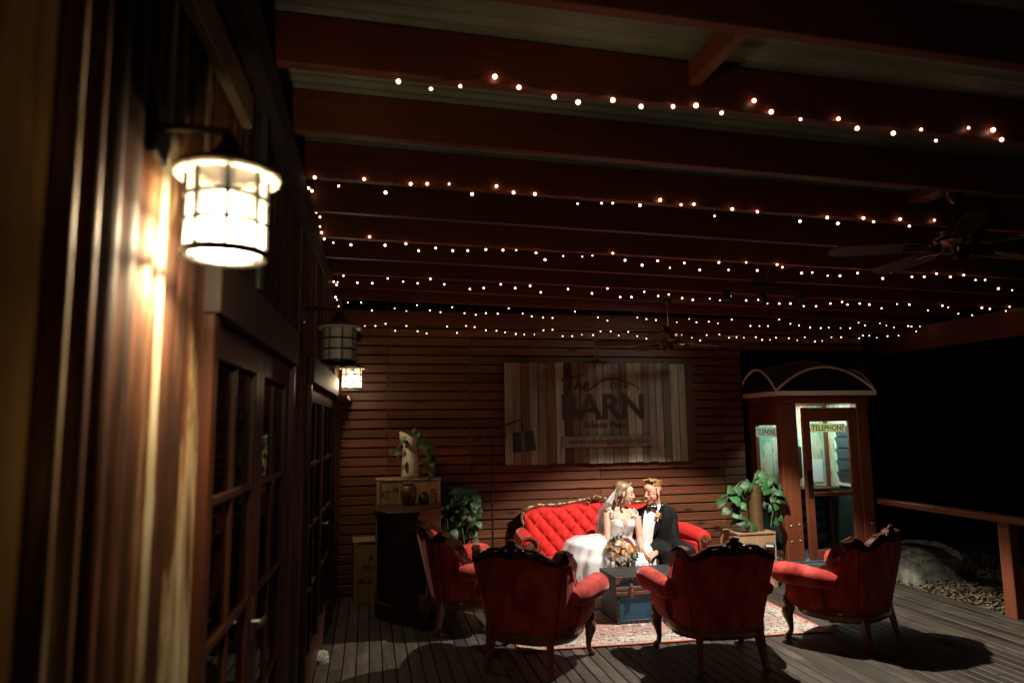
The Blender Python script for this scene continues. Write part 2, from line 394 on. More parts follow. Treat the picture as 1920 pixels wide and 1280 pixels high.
def door(y0, y1, hd, handle):
    # frame, then two leaves of two by four panes
    plank('door_head', (-.05, y0-.06, hd), (.05, y1+.06, hd+.17), HEADW, barn)
    for y in (y0-.06, y1): plank('door_jamb', (-.05, y, 0), (.035, y+.06, hd-.002), BARNW, barn)
    mid = (y0+y1)/2
    for a, c in ((y0+.004, mid-.003), (mid+.003, y1-.004)):
        d = empty('door'); d.parent = barn
        st, top, bot = .085, .11, .22
        for lo, hi in (((-.03, a, .012), (.012, a+st, hd-.006)), ((-.03, c-st, .012), (.012, c, hd-.006)),
                       ((-.0301, a+st, hd-.006-top), (.0121, c-st, hd-.006)), ((-.0301, a+st, .012), (.0121, c-st, .012+bot))):
            plank('door_rail' if lo[1] > a+.01 and lo[1] < c-st-.01 else 'door_stile', lo, hi, BARNW, d)
        py0, py1, pz0, pz1 = a+st, c-st, .012+bot, hd-.006-top
        my = (py0+py1)/2
        plank('muntin', (-.024, my-.014, pz0), (.004, my+.014, pz1), BARNW, d)
        rows = 4
        for k in range(1, rows):
            zk = lerp(pz0, pz1, k/rows); plank('muntin', (-.026, py0, zk-.014), (.006, py1, zk+.014), BARNW, d)
        for k in range(rows):
            for q in (0, 1):
                ya, yb = (py0, my-.014) if q == 0 else (my+.014, py1)
                za, zb = lerp(pz0, pz1, k/rows)+.014, lerp(pz0, pz1, (k+1)/rows)-.014
                MB().box((-.012, ya, za), (-.008, yb, zb)).build('pane', PANE, d, False)
    h = MB().tube([(.02, mid-.05, 1.02), (.06, mid-.05, 1.02), (.065, mid-.05, 1.03), (.065, mid-.17, 1.03)], .010, 8)
    h.cbox((.016, mid-.05, 1.03), (.008, .04, .16)); h.build('door_handle', mat('brushed_steel', (.5, .5, .48), None, .3, metal=1), d)
door(2.12, 3.72, 2.08, True); door(4.60, 6.60, 2.04, True)
plank('ledge_board', (.022, 6.62, 2.02), (.13, 7.58, 2.06), TRIM, barn)

# ------------------------------------------------------------------ wall lanterns
LCAP = mat('bronze_cap', (.06, .045, .03), (.03, .02, .015), .4, (40, 40, 40), metal=.4)
LRIM = mat('cream_enamel', (.72, .66, .52), (.6, .54, .42), .45, (20, 20, 20))
def frosted(name, estr):
    m, nt, b = principled(name)
    v = coords(nt, (30, 30, 30)); f = noise_n(nt, v, 1, 3)
    nt.links.new(ramp(nt, f, [(.3, (.62, .60, .55)), (.7, (.82, .80, .74))]), b.inputs['Base Color'])
    b.inputs['Roughness'].default_value = .35; b.inputs['Alpha'].default_value = .55
    b.inputs['Emission Color'].default_value = (1, .80, .52, 1); b.inputs['Emission Strength'].default_value = estr
    return m
LG_ON, LG_OFF = frosted('lit_frosted_glass', .42), frosted('unlit_frosted_glass', .0)
LG_OFF.node_tree.nodes['Principled BSDF'].inputs['Alpha'].default_value = .93
BULB_ON = emitter('lantern_bulb', (1, .78, .48), 36)
def lantern(loc, wallx, lit, label, energy, size=1.0):
    dzb = .115
    L = tag(empty('wall_lantern', loc), label, 'lantern', 'lanterns along the barn wall')   # origin at the middle of the rim
    MB().lathe([(.016, .105), (.022, .088), (.034, .066), (.064, .034), (.122, .014), (.122, .010), (.06, .011), (.0, .011)], 28).build('cap', LCAP, L)
    MB().lathe([(.085, .009), (.127, .006), (.129, -.003), (.124, -.009), (.085, -.002)], 32, cap=False).build('rim', LRIM, L)
    MB().lathe([(.0925, -.004), (.0925, -.196)], 32, cap=False).build('glass', LG_ON if lit else LG_OFF, L)
    c = MB()
    for k in range(8):
        a = 2*math.pi*k/8+.2; x, y = .097*math.cos(a), .097*math.sin(a)
        c.tube([(x, y, -.003), (x, y, -.2)], .0056, 6)
    for zz in (-.066, -.130): c.tube([(.098*math.cos(2*math.pi*k/24), .098*math.sin(2*math.pi*k/24), zz) for k in range(24)], .0056, 6, closed=True)
    c.build('cage', BLACKM, L)
    MB().lathe([(.093, -.192), (.104, -.196), (.106, -.212), (.098, -.216), (.090, -.210)], 32, cap=False).build('bottom_ring', BLACKM, L)
    dx = (wallx-loc[0])/size
    MB().tube([(dx+.01, 0, dzb), (dx*.5, 0, dzb+.004), (0, 0, dzb), (0, 0, .095)], .011, 8).build('arm', BLACKM, L)
    MB().bbox((dx-.005, -.05, .03), (dx+.016, .05, .17), .004).build('wall_plate', BLACKM, L)
    bl = MB(); bl.lathe([(.012, -.03), (.016, -.055), (.030, -.085), (.034, -.108), (.026, -.13), (.002, -.14)], 16)
    bl.build('bulb', BULB_ON if lit else mat('dead_bulb', (.5, .5, .46), None, .2), L)
    MB().lathe([(.018, .012), (.018, -.034)], 12).build('socket', BLACKM, L)
    L.scale = (size, size, size)
    if lit: lamp('lantern_light', 'POINT', (0, 0, -.155), energy, (1, .76, .46), L, shadow_soft_size=.03)
def wx(y): return -.53+.028*y
lantern((-.325, 1.6, 2.323), wx(1.6)+.005, True, 'large blurred lit wall lantern nearest the camera', 52, .9)
lantern((-.186, 4.2, 2.345), wx(4.2)+.005, False, 'unlit wall lantern between the two lit ones', 0)
lantern((-.181, 6.9, 2.331), wx(6.9)+.005, True, 'small lit wall lantern farthest away at the back corner', 20)
cam2 = tag(empty('security_camera', at(672, 632, 7.0)), 'small black round security camera beside the unlit lantern', 'camera')
MB().ball((0, 0, 0), .045, 14, 10).build('camera_dome', BLACKM, cam2)
q = Vector((wx(7.0)+.01, 7.0, cam2.location.z)) - cam2.location
MB().tube([(0, 0, 0), tuple(q)], .014, 8).build('bracket', BLACKM, cam2)

# ------------------------------------------------------------------ railing, rocks, garden bed
rail = tag(empty('deck_railing', (5.6, 5.3, 0)), 'timber deck railing with square post at the right edge', 'railing')
plank('handrail', (-.03, -3.2, .835), (.10, 1.53, .895), RAFTY, rail, .008)
for y in (-3.1, -1.5, .02): plank('rail_post', (.03, y-.06, -.16), (.13, y+.06, .833), POSTW, rail, .006)
STONE = mat('mossy_sandstone', (.34, .33, .26), (.10, .11, .09), .85, (6, 6, 6), bump=.9, bdist=.02, stops=[(.3, (.07, .08, .06)), (.48, (.19, .2, .15)), (.6, (.32, .31, .24)), (.75, (.42, .40, .32))])
def boulder(name, c, r, seed, label, flat=1):
    s = MB(); N, Mm = 40, 26
    def q(a, e):
        d = Vector((math.cos(e)*math.cos(a), math.cos(e)*math.sin(a), math.sin(e)))
        p = Vector([math.copysign(abs(k)**.45, k) for k in d]); p *= 1/max(1, p.length/1.35)
        h = 1 + .16*noise.noise(d*1.6+Vector((seed, 0, 0))) + .10*noise.noise(d*4+Vector((seed, 3, 0))) + .04*noise.noise(d*11+Vector((seed, 5, 1))) + .02*noise.noise(d*26)
        return (p.x*r[0]*h, p.y*r[1]*h, p.z*r[2]*h)
    s.loft([[q(2*math.pi*j/N, -1.55+3.1*i/Mm) for j in range(N)] for i in range(Mm+1)])
    o = s.build(name, STONE, None, R(35)); o.location = c; return tag(o, label, 'rock')
boulder('boulder', (6.28, 7.08, .06), (.36, .42, .27), 3.1, 'big pale mossy boulder on mulch beyond the deck').rotation_euler = (0, 0, R(-18))
boulder('stone', (-.35, 5.62, .0), (.065, .09, .055), 8.2, 'small grey stone on the deck against the barn wall')
CHIP = mat('bark_chip', (.30, .22, .13), (.10, .065, .035), .9, (25, 25, 25))
s = MB(); rnd = random.Random(5)
for k in range(9000):
    x = 5.63 + 2.3*rnd.random()**1.5; y = rnd.uniform(4.4, 8.6); z = gz(x, y) + rnd.uniform(.0, .05) + .035
    if x < 5.75: z = min(z, -.01)
    l, wd = rnd.uniform(.012, .05), rnd.uniform(.004, .014); a = rnd.uniform(0, 6.28); t = rnd.uniform(-.5, .5); t2 = rnd.uniform(-.5, .5)
    ux, uy = math.cos(a), math.sin(a)
    s.add([(x-ux*l-uy*wd, y-uy*l+ux*wd, z-t*l), (x-ux*l+uy*wd, y-uy*l-ux*wd, z-t*l+t2*wd), (x+ux*l+uy*wd*.6, y+uy*l-ux*wd*.6, z+t*l+t2*wd), (x+ux*l-uy*wd*.6, y+uy*l+ux*wd*.6, z+t*l)], [(0, 1, 2, 3)])
tag(s.build('mulch', CHIP, None, False), 'scattered bark mulch beside the deck', 'mulch', kind='stuff')
GRASS = mat('grass_blade', (.07, .10, .035), (.03, .05, .02), .7)
for (gx, gy, n, hh, lab) in ((5.86, 5.62, 46, .17, 'wispy green grass tuft beside the railing post'), (6.6, 6.3, 26, .26, 'dark grass tuft right of the boulder')):
    s = MB(); rnd = random.Random(int(gx*100))
    for k in range(n):
        a = rnd.uniform(0, 6.28); l = hh*rnd.uniform(.6, 1.3); ox, oy = rnd.uniform(-.12, .12), rnd.uniform(-.16, .16)
        p = [(ox+math.cos(a)*l*t*t*.9, oy+math.sin(a)*l*t*t*.9, l*(t-.55*t*t)) for t in (0, .3, .6, 1)]
        s.tube([(*q, .004*(1.15-i/3)) for i, q in enumerate(p)], n=3)
    tag(s.build('grass_tuft', GRASS, None, True, loc=(gx, gy, gz(gx, gy)+.01)), lab, 'grass')

# ------------------------------------------------------------------ armchairs
def shell_xy(s, t):                    # plan of the tub back: s along it, t from seat rail (0) to crest (1)
    a = abs(s); sg = 1 if s >= 0 else -1
    b = interp([(0, (0, -.315)), (.25, (.135, -.312)), (.45, (.235, -.285)), (.6, (.295, -.21)), (.8, (.325, -.10)), (1, (.335, .0))], a)
    u = interp([(0, (0, -.435)), (.25, (.19, -.425)), (.45, (.335, -.385)), (.6, (.385, -.29)), (.8, (.40, -.20)), (1, (.395, -.115))], a)
    k = t**1.15
    return sg*lerp(b[0], u[0], k), lerp(b[1], u[1], k)
def shell_top(s): return interp([(0, .855), (.3, .83), (.45, .805), (.58, .805), (.7, .785), (.82, .71), (.93, .61), (1, .565)], abs(s))
def shell_pt(s, z, off=0.0):
    t = max(0, (z-.27)/.57); x, y = shell_xy(s, t)
    e = .01; x1, y1 = shell_xy(min(1, s+e), t); x0, y0 = shell_xy(max(-1, s-e), t)
    tx, ty = x1-x0, y1-y0; L = math.hypot(tx, ty) or 1
    return Vector((x-ty/L*off, y+tx/L*off, z))         # off > 0 is inwards
def make_chair():
    ch = empty('armchair')
    # upholstered back: outside face, rolled top, padded inside face
    N = 48; rings = []
    for i in range(N+1):
        s = -1+2*i/N; zt = shell_top(s); r = []
        for k in range(9): r.append(shell_pt(s, lerp(.27, zt, k/8), 0.006*math.sin(k/8*math.pi)*-1))
        for k in range(9):
            zz = lerp(zt, .36, k/8); r.append(shell_pt(s, zz, .062+.03*math.sin(k/8*math.pi)**.7))
        rings.append(r)
    MB().loft(rings, True, True).build('backrest', VELVET, ch)
    # carved crest running along the top edge, pierced
    def bumpf(s): return interp([(0, .066), (.06, .060), (.11, .042), (.2, .046), (.28, .036), (.38, .004), (.45, .012), (.53, .06), (.6, .068), (.66, .055), (.72, .045), (.8, .062), (.86, .060), (.93, .034), (.98, .05), (1, .04)], abs(s))
    holes = [(.055, .085), (.13, .19), (.555, .605), (.80, .845)]
    crest = MB(); NC = 132
    def ring(s, lo, hi):
        zt = shell_top(s); p = shell_pt(s, zt, .03)
        zt2, zt0 = shell_top(min(1, s+.01)), shell_top(max(-1, s-.01))
        tg = shell_pt(min(1, s+.01), zt2, .03)-shell_pt(max(-1, s-.01), zt0, .03); tg.normalize()
        nrm = shell_pt(s, zt, .06)-shell_pt(s, zt, 0); nrm.normalize()
        up = tg.cross(nrm); up.normalize()
        if up.z < 0 and abs(s) < .7: up = -up
        if abs(s) >= .7:
            out = Vector((0, 1, .6)); 
            if up.dot(out) < 0: up = -up
        th = .026
        return [p+up*lo-nrm*th*1.25, p+up*hi-nrm*th, p+up*hi+nrm*th, p+up*lo+nrm*th*.8]
    ribs = []
    for i in range(NC):
        s0, s1 = -1+2*i/NC, -1+2*(i+1)/NC; sm = abs((s0+s1)/2)
        hole = any(a < sm < b for a, b in holes)
        low = lambda s: -.030-.012*math.cos(s*16)
        if hole:
            for q0, q1 in ((0, .38), (.72, 1)):
                f0 = [lerp(low(s0), bumpf(s0), q) for q in (q0, q1)]; f1 = [lerp(low(s1), bumpf(s1), q) for q in (q0, q1)]
                if q0 == 0: f0[1] = .012; f1[1] = .012
                crest.loft([ring(s0, *f0), ring(s1, *f1)])
        else: crest.loft([ring(s0, low(s0), bumpf(s0)), ring(s1, low(s1), bumpf(s1))])
    crest.build('crest_rail', DARKW, ch, R(50))
    # rolled arms, side panels, posts
    for sg in (-1, 1):
        P = spline([(sg*.365, -.16, .515, .05), (sg*.385, -.08, .525, .072), (sg*.405, .06, .535, .080), (sg*.425, .20, .54, .088), (sg*.425, .29, .535, .083), (sg*.42, .335, .53, .06), (sg*.418, .352, .53, .02)], 4)
        MB().tube(P, n=16).build('arm', VELVET, ch, True)
        rr = []
        for k in range(11):
            t = k/10; y = lerp(-.03, .265, t); xo = interp([(0, .335), (.5, .352), (1, .350)], t); zt = .50
            rr.append([(sg*(xo+.004), y, .27), (sg*(xo+.040), y, .33), (sg*(xo+.054), y, .40), (sg*(xo+.036), y, zt), (sg*(xo-.05), y, zt), (sg*(xo-.075), y, .44), (sg*(xo-.08), y, .30)])
        MB().loft(rr).build('side_panel', VELVET, ch)
        MB().tube(spline([(sg*.39, .285, .50, .018), (sg*.365, .272, .45, .026), (sg*.352, .268, .38, .024), (sg*.36, .282, .30, .034), (sg*.352, .275, .255, .03)], 4), n=10).build('arm_post', DARKW, ch)
        # seam down the outside of the back
        MB().tube([shell_pt(sg*.52, z, -.004) for z in (.28, .4, .5, .6, .7, .77)], .005, 6).build('piping', PIPING, ch)
        # legs
        MB().tube(spline([(sg*.335, .265, .27, .042), (sg*.35, .288, .205, .047), (sg*.342, .278, .14, .030), (sg*.338, .27, .08, .020), (sg*.346, .282, .032, .021), (sg*.358, .298, .016, .025), (sg*.362, .305, .004, .018)], 4), n=10).build('leg', LEGW, ch)
        MB().tube([(sg*.225, -.265, .27, .040), (sg*.232, -.285, .18, .035), (sg*.25, -.325, .0, .025)], n=4, rot=math.pi/4).build('leg', LEGW, ch, False)
    # seat rail, nailed braid, cushion
    plan = []
    for k in range(40):
        a = 2*math.pi*k/40; c_, s_ = math.cos(a), math.sin(a)
        X = .352*math.copysign(abs(c_)**.55, c_); Y = (.285 if s_ > 0 else .325)*math.copysign(abs(s_)**.6, s_)
        if s_ < -.2: X *= 1-.22*min(1, (-s_-.2)/.8)
        if s_ > 0: Y += .03*math.cos(X/.35*math.pi/2)
        plan.append((X, Y))
    rl = lambda k, z: [(x*k, y*k, z) for x, y in plan]
    MB().loft([rl(.965, .205), rl(1.0, .22), rl(1.01, .25), rl(.99, .272), rl(.9, .273)]).build('seat_rail', LEGW, ch)
    MB().tube([(x*.985, y*.985, .279) for x, y in plan], .0065, 6, closed=True).build('braid', mat('brass_nail_braid', (.30, .17, .07), (.12, .06, .03), .4, (90, 90, 90), metal=.5), ch)
    MB().loft([rl(.93, .272), rl(.95, .32), rl(.93, .365), rl(.85, .395), rl(.65, .415), rl(.3, .425)]).build('seat', VELVET, ch, True)
    # carved shell and scrolls on the crown
    k = MB(); c0 = shell_pt(0, .915, .03)
    for j in range(-3, 4):
        a = j*.36; k.tube([c0+Vector((0, 0, -.03)), c0+Vector((.028*math.sin(a), -.004, .015*math.cos(a))), c0+Vector((.044*math.sin(a), 0, .034*math.cos(a)))], [.008, .011, .007], 6)
    for sg in (-1, 1):
        k.tube([c0+Vector((sg*(.075+.024*math.cos(t)), -.012+.012*abs(sg*.1), -.052+.02*math.sin(t))) for t in [x*.55 for x in range(0, 9)]], .008, 6)
    k.build('crest_carving', DARKW, ch, True)
    return ch
CHG = 'red velvet armchairs round the rug'
chair = make_chair()
spots = [((1.235, 5.23, 0), -35, 'red velvet armchair seen from behind, in front of the trunk left end'),
         ((.865, 6.30, 0), -83, 'red velvet armchair turned sideways beside the dark bar counter'),
         ((2.59, 5.02, 0), -4, 'red velvet armchair with its back to the camera, in front of the groom'),
         ((3.83, 5.17, 0), 26, 'rightmost red velvet armchair, casting a shadow on bare deck')]
for i, (p, a, lab) in enumerate(spots):
    o = chair if i == 0 else copy_tree(chair)
    o.location = p; o.rotation_euler = (0, 0, R(a)); tag(o, lab, 'armchair', CHG)

# ------------------------------------------------------------------ sofa
def make_sofa():
    so = empty('sofa')
    W = .83
    def zt(x): return interp([(0, .90), (.25, .875), (.45, .845), (.62, .855), (.74, .83), (.83, .79)], abs(x))
    def lean(z): return -.27-.16*max(0, (z-.38))/.5
    def tuft(x, z):
        u = x/.16+z/.19; v = x/.16-z/.19
        edge = min(1, (zt(x)-z)/.05, (W+.02-abs(x))/.06)
        return max(0, edge)**.5*.062*(abs(math.sin(math.pi*u))*abs(math.sin(math.pi*v)))**.33 + .02*max(0, edge)**.5
    NX, NZ = 150, 46
    s = MB()
    s.grid(lambda a, b: (lerp(-W, W, a), lean(lerp(.36, zt(lerp(-W, W, a)), b)) + tuft(lerp(-W, W, a), lerp(.36, zt(lerp(-W, W, a)), b)), lerp(.36, zt(lerp(-W, W, a)), b)), NX, NZ)
    s.grid(lambda a, b: (lerp(W, -W, a), lean(lerp(.2, zt(lerp(W, -W, a)), b))-.05, lerp(.2, zt(lerp(W, -W, a)), b)), 40, 4)
    s.build('tufted_backrest', SOFAV, so, True)
    bt = MB()
    for i in range(-12, 13):
        for j in range(3, 10):
            # lattice crossings of the folds
            x = i*.08; z = j*.095
            if (i+j) % 2 == 0 and .43 < z < zt(x)-.05 and abs(x) < .8: bt.ball((x, lean(z)+.010, z), .012, 8, 5)
    tag(bt.build('buttons', SOFAV, so), kind='stuff')
    # carved gilded frame
    P = [(x*W*1.01, lean(zt(x*W))-.015, zt(x*W)+.012+.012*abs(math.sin(x*9)), .024+.010*math.sin(x*22)**2) for x in [-1+k/40 for k in range(81)]]
    fr = MB().tube(P, n=8)
    for sg in (-1, 1):
        fr.tube(spline([(sg*.838, lean(.79)-.01, .80, .028), (sg*.855, lean(.72)-.005, .73, .022), (sg*.837, lean(.64), .65, .020), (sg*.857, lean(.55)+.01, .56, .024)], 5), n=8)
        fr.tube([(sg*(.832+.026*math.cos(t)), lean(.80)+.012, .815+.026*math.sin(t)) for t in [x*.6 for x in range(10)]], .010, 6)
    for x0, d in ((-.55, 1), (.55, -1), (-.28, 1), (.28, -1)):
        z0 = zt(x0)+.032
        fr.tube([(x0+d*.055*math.cos(t)*(1-t*.09), lean(z0)+.006, z0+.026*math.sin(t)*(1-t*.09)) for t in [x*.5 for x in range(12)]], .008, 6)
    fr.build('carved_frame', GOLDW, so, R(60))
    cr = MB(); rnd = random.Random(4)
    for k in range(11):
        a = -1.2+2.4*k/10; cr.tube([(0, -.36, .91), (.05*math.sin(a), -.352, .925+.03*math.cos(a)), (.085*math.sin(a), -.355, .925+.055*math.cos(a)+rnd.uniform(-.006, .006))], [.010, .014, .006], 6)
    for sg in (-1, 1): cr.tube([(sg*(.10+.03*math.cos(t)), -.352, .915+.026*math.sin(t)) for t in [x*.6 for x in range(11)]], .010, 6)
    cr.build('crest_carving', GOLDW, so, True)
    for sg in (-1, 1):
        P = spline([(sg*.88, -.30, .60, .06), (sg*.91, -.15, .585, .085), (sg*.925, .05, .575, .09), (sg*.935, .25, .565, .085), (sg*.935, .33, .56, .075)], 4)
        MB().tube(P, n=18).build('arm', SOFAV, so, True)
        MB().bbox((min(sg*.84, sg*.955), -.3, .24), (max(sg*.84, sg*.955), .31, .53), .02).build('arm_panel', SOFAV, so)
        f = MB().tube([(sg*(.935+(.062-.0055*t)*math.cos(t)*sg*1), .338, .56+(.062-.0055*t)*math.sin(t)) for t in [math.pi+x*.35 if sg < 0 else -x*.35 for x in range(28)]], .013, 6)
        f.tube(spline([(sg*(.935-.058), .335, .55, .016), (sg*.885, .335, .47, .02), (sg*.90, .335, .38, .022), (sg*.88, .335, .30, .028), (sg*.885, .33, .22, .03)], 5), n=8)
        f.lathe([(.040, 0), (.040, .012), (.0, .014)], 20)
        nv = len(f.v); f.v[nv-60:] = [(sg*.935+a, .332+c_, .56+b_) for a, b_, c_ in f.v[nv-60:]]
        f.build('arm_scroll', GOLDW, so, R(60))
        MB().tube(spline([(sg*.86, .30, .24, .045), (sg*.875, .325, .17, .045), (sg*.868, .315, .09, .024), (sg*.875, .325, .03, .022), (sg*.89, .345, .004, .026)], 4), n=10).build('leg', GOLDW, so)
        MB().tube([(sg*.8, -.28, .24, .035), (sg*.82, -.36, 0, .025)], n=4).build('leg', GOLDW, so, False)
    MB().bbox((-.84, -.30, .19), (.84, .33, .26), .015).build('seat_rail', GOLDW, so)
    rr = []
    for k in range(25):
        x = lerp(-.85, .85, k/24); e = min(1, (min(k, 24-k)+.3)/2)
        rr.append([(x, lerp(-.27, .36, j/12), .262+ (.13*e*(math.sin(math.pi*min(1, max(0, (j+.6)/13.2)))**.35))) for j in range(13)]+[(x, .34, .262), (x, -.27, .262)])
    MB().loft(rr).build('seat_cushion', SOFAV, so, True)
    return so
sofa = make_sofa(); sofa.location = (2.50, 7.10, 0); sofa.rotation_euler = (0, 0, R(180))
tag(sofa, 'scarlet tufted sofa with gilded carved frame, the couple sitting on it', 'sofa')

# ------------------------------------------------------------------ trunk and rug
TX0, TX1, TY0, TY1, TH = 2.15, 3.0, 5.93, 6.37, .395
tr = tag(empty('trunk', ((TX0+TX1)/2, (TY0+TY1)/2, .014)), 'blue steamer trunk with brown wooden bands, used as coffee table', 'trunk')
hx, hy = (TX1-TX0)/2, (TY1-TY0)/2
BLUE = mat('worn_blue_canvas', (.03, .13, .22), (.015, .07, .12), .6, (7, 7, 14), bump=.1, stops=[(.3, (.014, .065, .12)), (.55, (.03, .125, .21)), (.8, (.09, .21, .28))], detail=9)
TDARK = mat('dark_trunk_binding', (.035, .04, .042), (.012, .014, .016), .5, (12, 12, 12), bump=.2, detail=8)
TBAND = mat('worn_brown_band', (.26, .13, .08), (.12, .055, .035), .55, (8, 30, 30))
COPPER = mat('worn_copper_plate', (.42, .22, .15), (.18, .08, .05), .45, (30, 30, 30), metal=.5)
MB().bbox((-hx, -hy, .0), (hx, hy, TH*.70), .006).build('body', BLUE, tr)
lid = MB().bbox((-hx, -hy, TH*.71), (hx, hy, TH-.006), .006).build('lid', BLUE, tr)
MB().bbox((-hx+.004, -hy+.004, TH-.006), (hx-.004, hy-.004, TH), .003).build('top_sheet', TDARK, lid)
e = .007; wd = .032
for nm, lo, hi in (('edge_strip', (-hx-e, -hy-e, .0), (hx+e, -hy+.02, wd)), ('edge_strip', (-hx-e, -hy-e, TH-wd), (hx+e, -hy+.02, TH+.004)),
                   ('edge_strip', (-hx-e*.8, -hy-e*.8, wd), (-hx+wd*.9, -hy+.02, TH-wd)), ('edge_strip', (hx-wd*.9, -hy-e*.8, wd), (hx+e*.8, -hy+.02, TH-wd)),
                   ('edge_strip', (-hx-e*.9, -hy+.02, TH-wd), (-hx+.02, hy, TH+.003)), ('edge_strip', (hx-.02, -hy+.02, TH-wd), (hx+e*.9, hy, TH+.003)), ('edge_strip', (-hx-e*.9, -hy+.02, 0), (-hx+.02, hy, wd))):
    MB().bbox(lo, hi, .003).build(nm, TDARK, tr)
MB().bbox((-hx-.003, -hy+.02, wd), (-hx+.001, hy-.01, TH-wd), .001).build('side_panel', TDARK, tr)
for z0, z1 in ((TH*.615, TH*.695), (TH*.715, TH*.795)): MB().bbox((-hx-.010, -hy-.011, z0), (hx+.010, -hy-.001, z1), .003).build('band', TBAND, tr)
lt = MB(); lx = at(1184, 1105, 5.92).x-(TX0+TX1)/2
lt.loft([[(lx+a*k, -hy-.013-d, TH*.70+b*k) for a, b in ((-.030, 0), (-.016, .03), (-.018, .05), (0, .075), (.018, .05), (.016, .03), (.030, 0), (.016, -.03), (.018, -.05), (0, -.065), (-.018, -.05), (-.016, -.03))] for d, k in ((0, 1), (.006, .92))])
lt.ball((lx, -hy-.02, TH*.70), .012, 8, 6); lt.cbox((lx, -hy-.022, TH*.75), (.016, .008, .05)); lt.build('latch', COPPER, tr)
for sx in (-1, 1):
    cn = MB(); cn.loft([[(sx*(hx+.009), -hy-.0105, TH+.006), (sx*(hx-.055), -hy-.0105, TH+.006), (sx*(hx-.04), -hy-.0105, TH-.03), (sx*(hx-.012), -hy-.0105, TH-.055), (sx*(hx+.009), -hy-.0105, TH-.06)], [(sx*(hx+.009), -hy+.0, TH+.006), (sx*(hx-.055), -hy+.0, TH+.006), (sx*(hx-.04), -hy+.0, TH-.03), (sx*(hx-.012), -hy+.0, TH-.055), (sx*(hx+.009), -hy+.0, TH-.06)]])
    cn.build('corner_plate', COPPER, tr, False)
nl = MB()
for k in range(19):
    for zz in (.016, TH-.014): nl.ball((lerp(-hx+.01, hx-.01, k/18), -hy-e-.001, zz), .0045, 6, 4)
for k in range(7):
    for x in (-hx+.014, hx-.014): nl.ball((x, -hy-e*.8-.001, lerp(.05, TH-.06, k/6)), .0045, 6, 4)
tag(nl.build('nails', mat('steel_nail', (.45, .44, .4), None, .4, metal=.8), tr), kind='stuff')

m, nt, b = principled('persian_rug')
tc = nt.nodes.new('ShaderNodeTexCoord'); sp = nt.nodes.new('ShaderNodeSeparateXYZ'); nt.links.new(tc.outputs['Object'], sp.inputs[0])
RHX, RHY = 1.33, .90
def mth(op, a, b_=None, c_=None):
    n = nt.nodes.new('ShaderNodeMath'); n.operation = op
    for i, q in enumerate((a, b_, c_)):
        if q is None: continue
        if isinstance(q, (int, float)): n.inputs[i].default_value = q
        else: nt.links.new(q, n.inputs[i])
    return n.outputs[0]
dx = mth('SUBTRACT', RHX, mth('ABSOLUTE', sp.outputs[0])); dy = mth('SUBTRACT', RHY, mth('ABSOLUTE', sp.outputs[1]))
dd = mth('MULTIPLY', mth('MINIMUM', dx, dy), 2.0)
rb = nt.nodes.new('ShaderNodeValToRGB'); rb.color_ramp.interpolation = 'CONSTANT'
bands = [(0, (.42, .11, .08)), (.05, (.42, .38, .31)), (.10, (.40, .12, .09)), (.13, (.46, .40, .31)), (.42, (.03, .045, .08)), (.46, (.46, .39, .30)), (.50, (.40, .15, .12)), (.54, (.38, .19, .15))]
el = rb.color_ramp.elements
while len(el) < len(bands): el.new(.5)
for k, (p, c) in enumerate(bands): el[k].position = p; el[k].color = (*c, 1)
nt.links.new(dd, rb.inputs[0])
def vor(scale, feature='F1', off=0):
    mp = nt.nodes.new('ShaderNodeMapping'); mp.inputs['Scale'].default_value = (scale, scale, 0); mp.inputs['Location'].default_value = (off, off*.7, 0)
    nz = nt.nodes.new('ShaderNodeTexNoise'); nz.inputs['Scale'].default_value = 14; nt.links.new(tc.outputs['Object'], nz.inputs['Vector'])
    ad = nt.nodes.new('ShaderNodeVectorMath'); ad.operation = 'MULTIPLY_ADD'; ad.inputs[1].default_value = (.05, .05, 0)
    nt.links.new(nz.outputs['Color'], ad.inputs[0]); nt.links.new(tc.outputs['Object'], ad.inputs[2]); nt.links.new(ad.outputs[0], mp.inputs['Vector'])
    vo = nt.nodes.new('ShaderNodeTexVoronoi'); vo.feature = feature; vo.inputs['Scale'].default_value = 1; nt.links.new(mp.outputs[0], vo.inputs['Vector']); return vo
v1 = vor(17); v2 = vor(17, 'DISTANCE_TO_EDGE'); v3 = vor(34, 'DISTANCE_TO_EDGE', 3)
pc = ramp(nt, v1.outputs['Color'], [(.2, (.03, .06, .11)), (.4, (.38, .13, .09)), (.55, (.50, .44, .34)), (.7, (.06, .09, .11)), (.85, (.40, .25, .15))])
pc.node.color_ramp.interpolation = 'CONSTANT'
def mixc(f, a, b_):
    n = nt.nodes.new('ShaderNodeMix'); n.data_type = 'RGBA'; nt.links.new(f, n.inputs['Factor'])
    for s_, q in (('A', a), ('B', b_)):
        if isinstance(q, tuple): n.inputs[s_].default_value = (*q, 1)
        else: nt.links.new(q, n.inputs[s_])
    return n.outputs['Result']
c = mixc(mth('LESS_THAN', v1.outputs['Distance'], .36), rb.outputs[0], pc)
c = mixc(mth('LESS_THAN', v2.outputs['Distance'], .035), c, (.05, .07, .10))
c = mixc(mth('LESS_THAN', v3.outputs['Distance'], .04), c, (.50, .44, .35))
inner = mth('GREATER_THAN', dd, .055)
c = mixc(inner, rb.outputs[0], c)
wv = nt.nodes.new('ShaderNodeTexNoise'); wv.inputs['Scale'].default_value = 190; nt.links.new(tc.outputs['Object'], wv.inputs['Vector'])
nt.links.new(c, b.inputs['Base Color']); b.inputs['Roughness'].default_value = .95; b.inputs['Specular IOR Level'].default_value = .1
bump_n(nt, b, wv.outputs['Fac'], .5, .004)
s = MB(); rnd = random.Random(2)
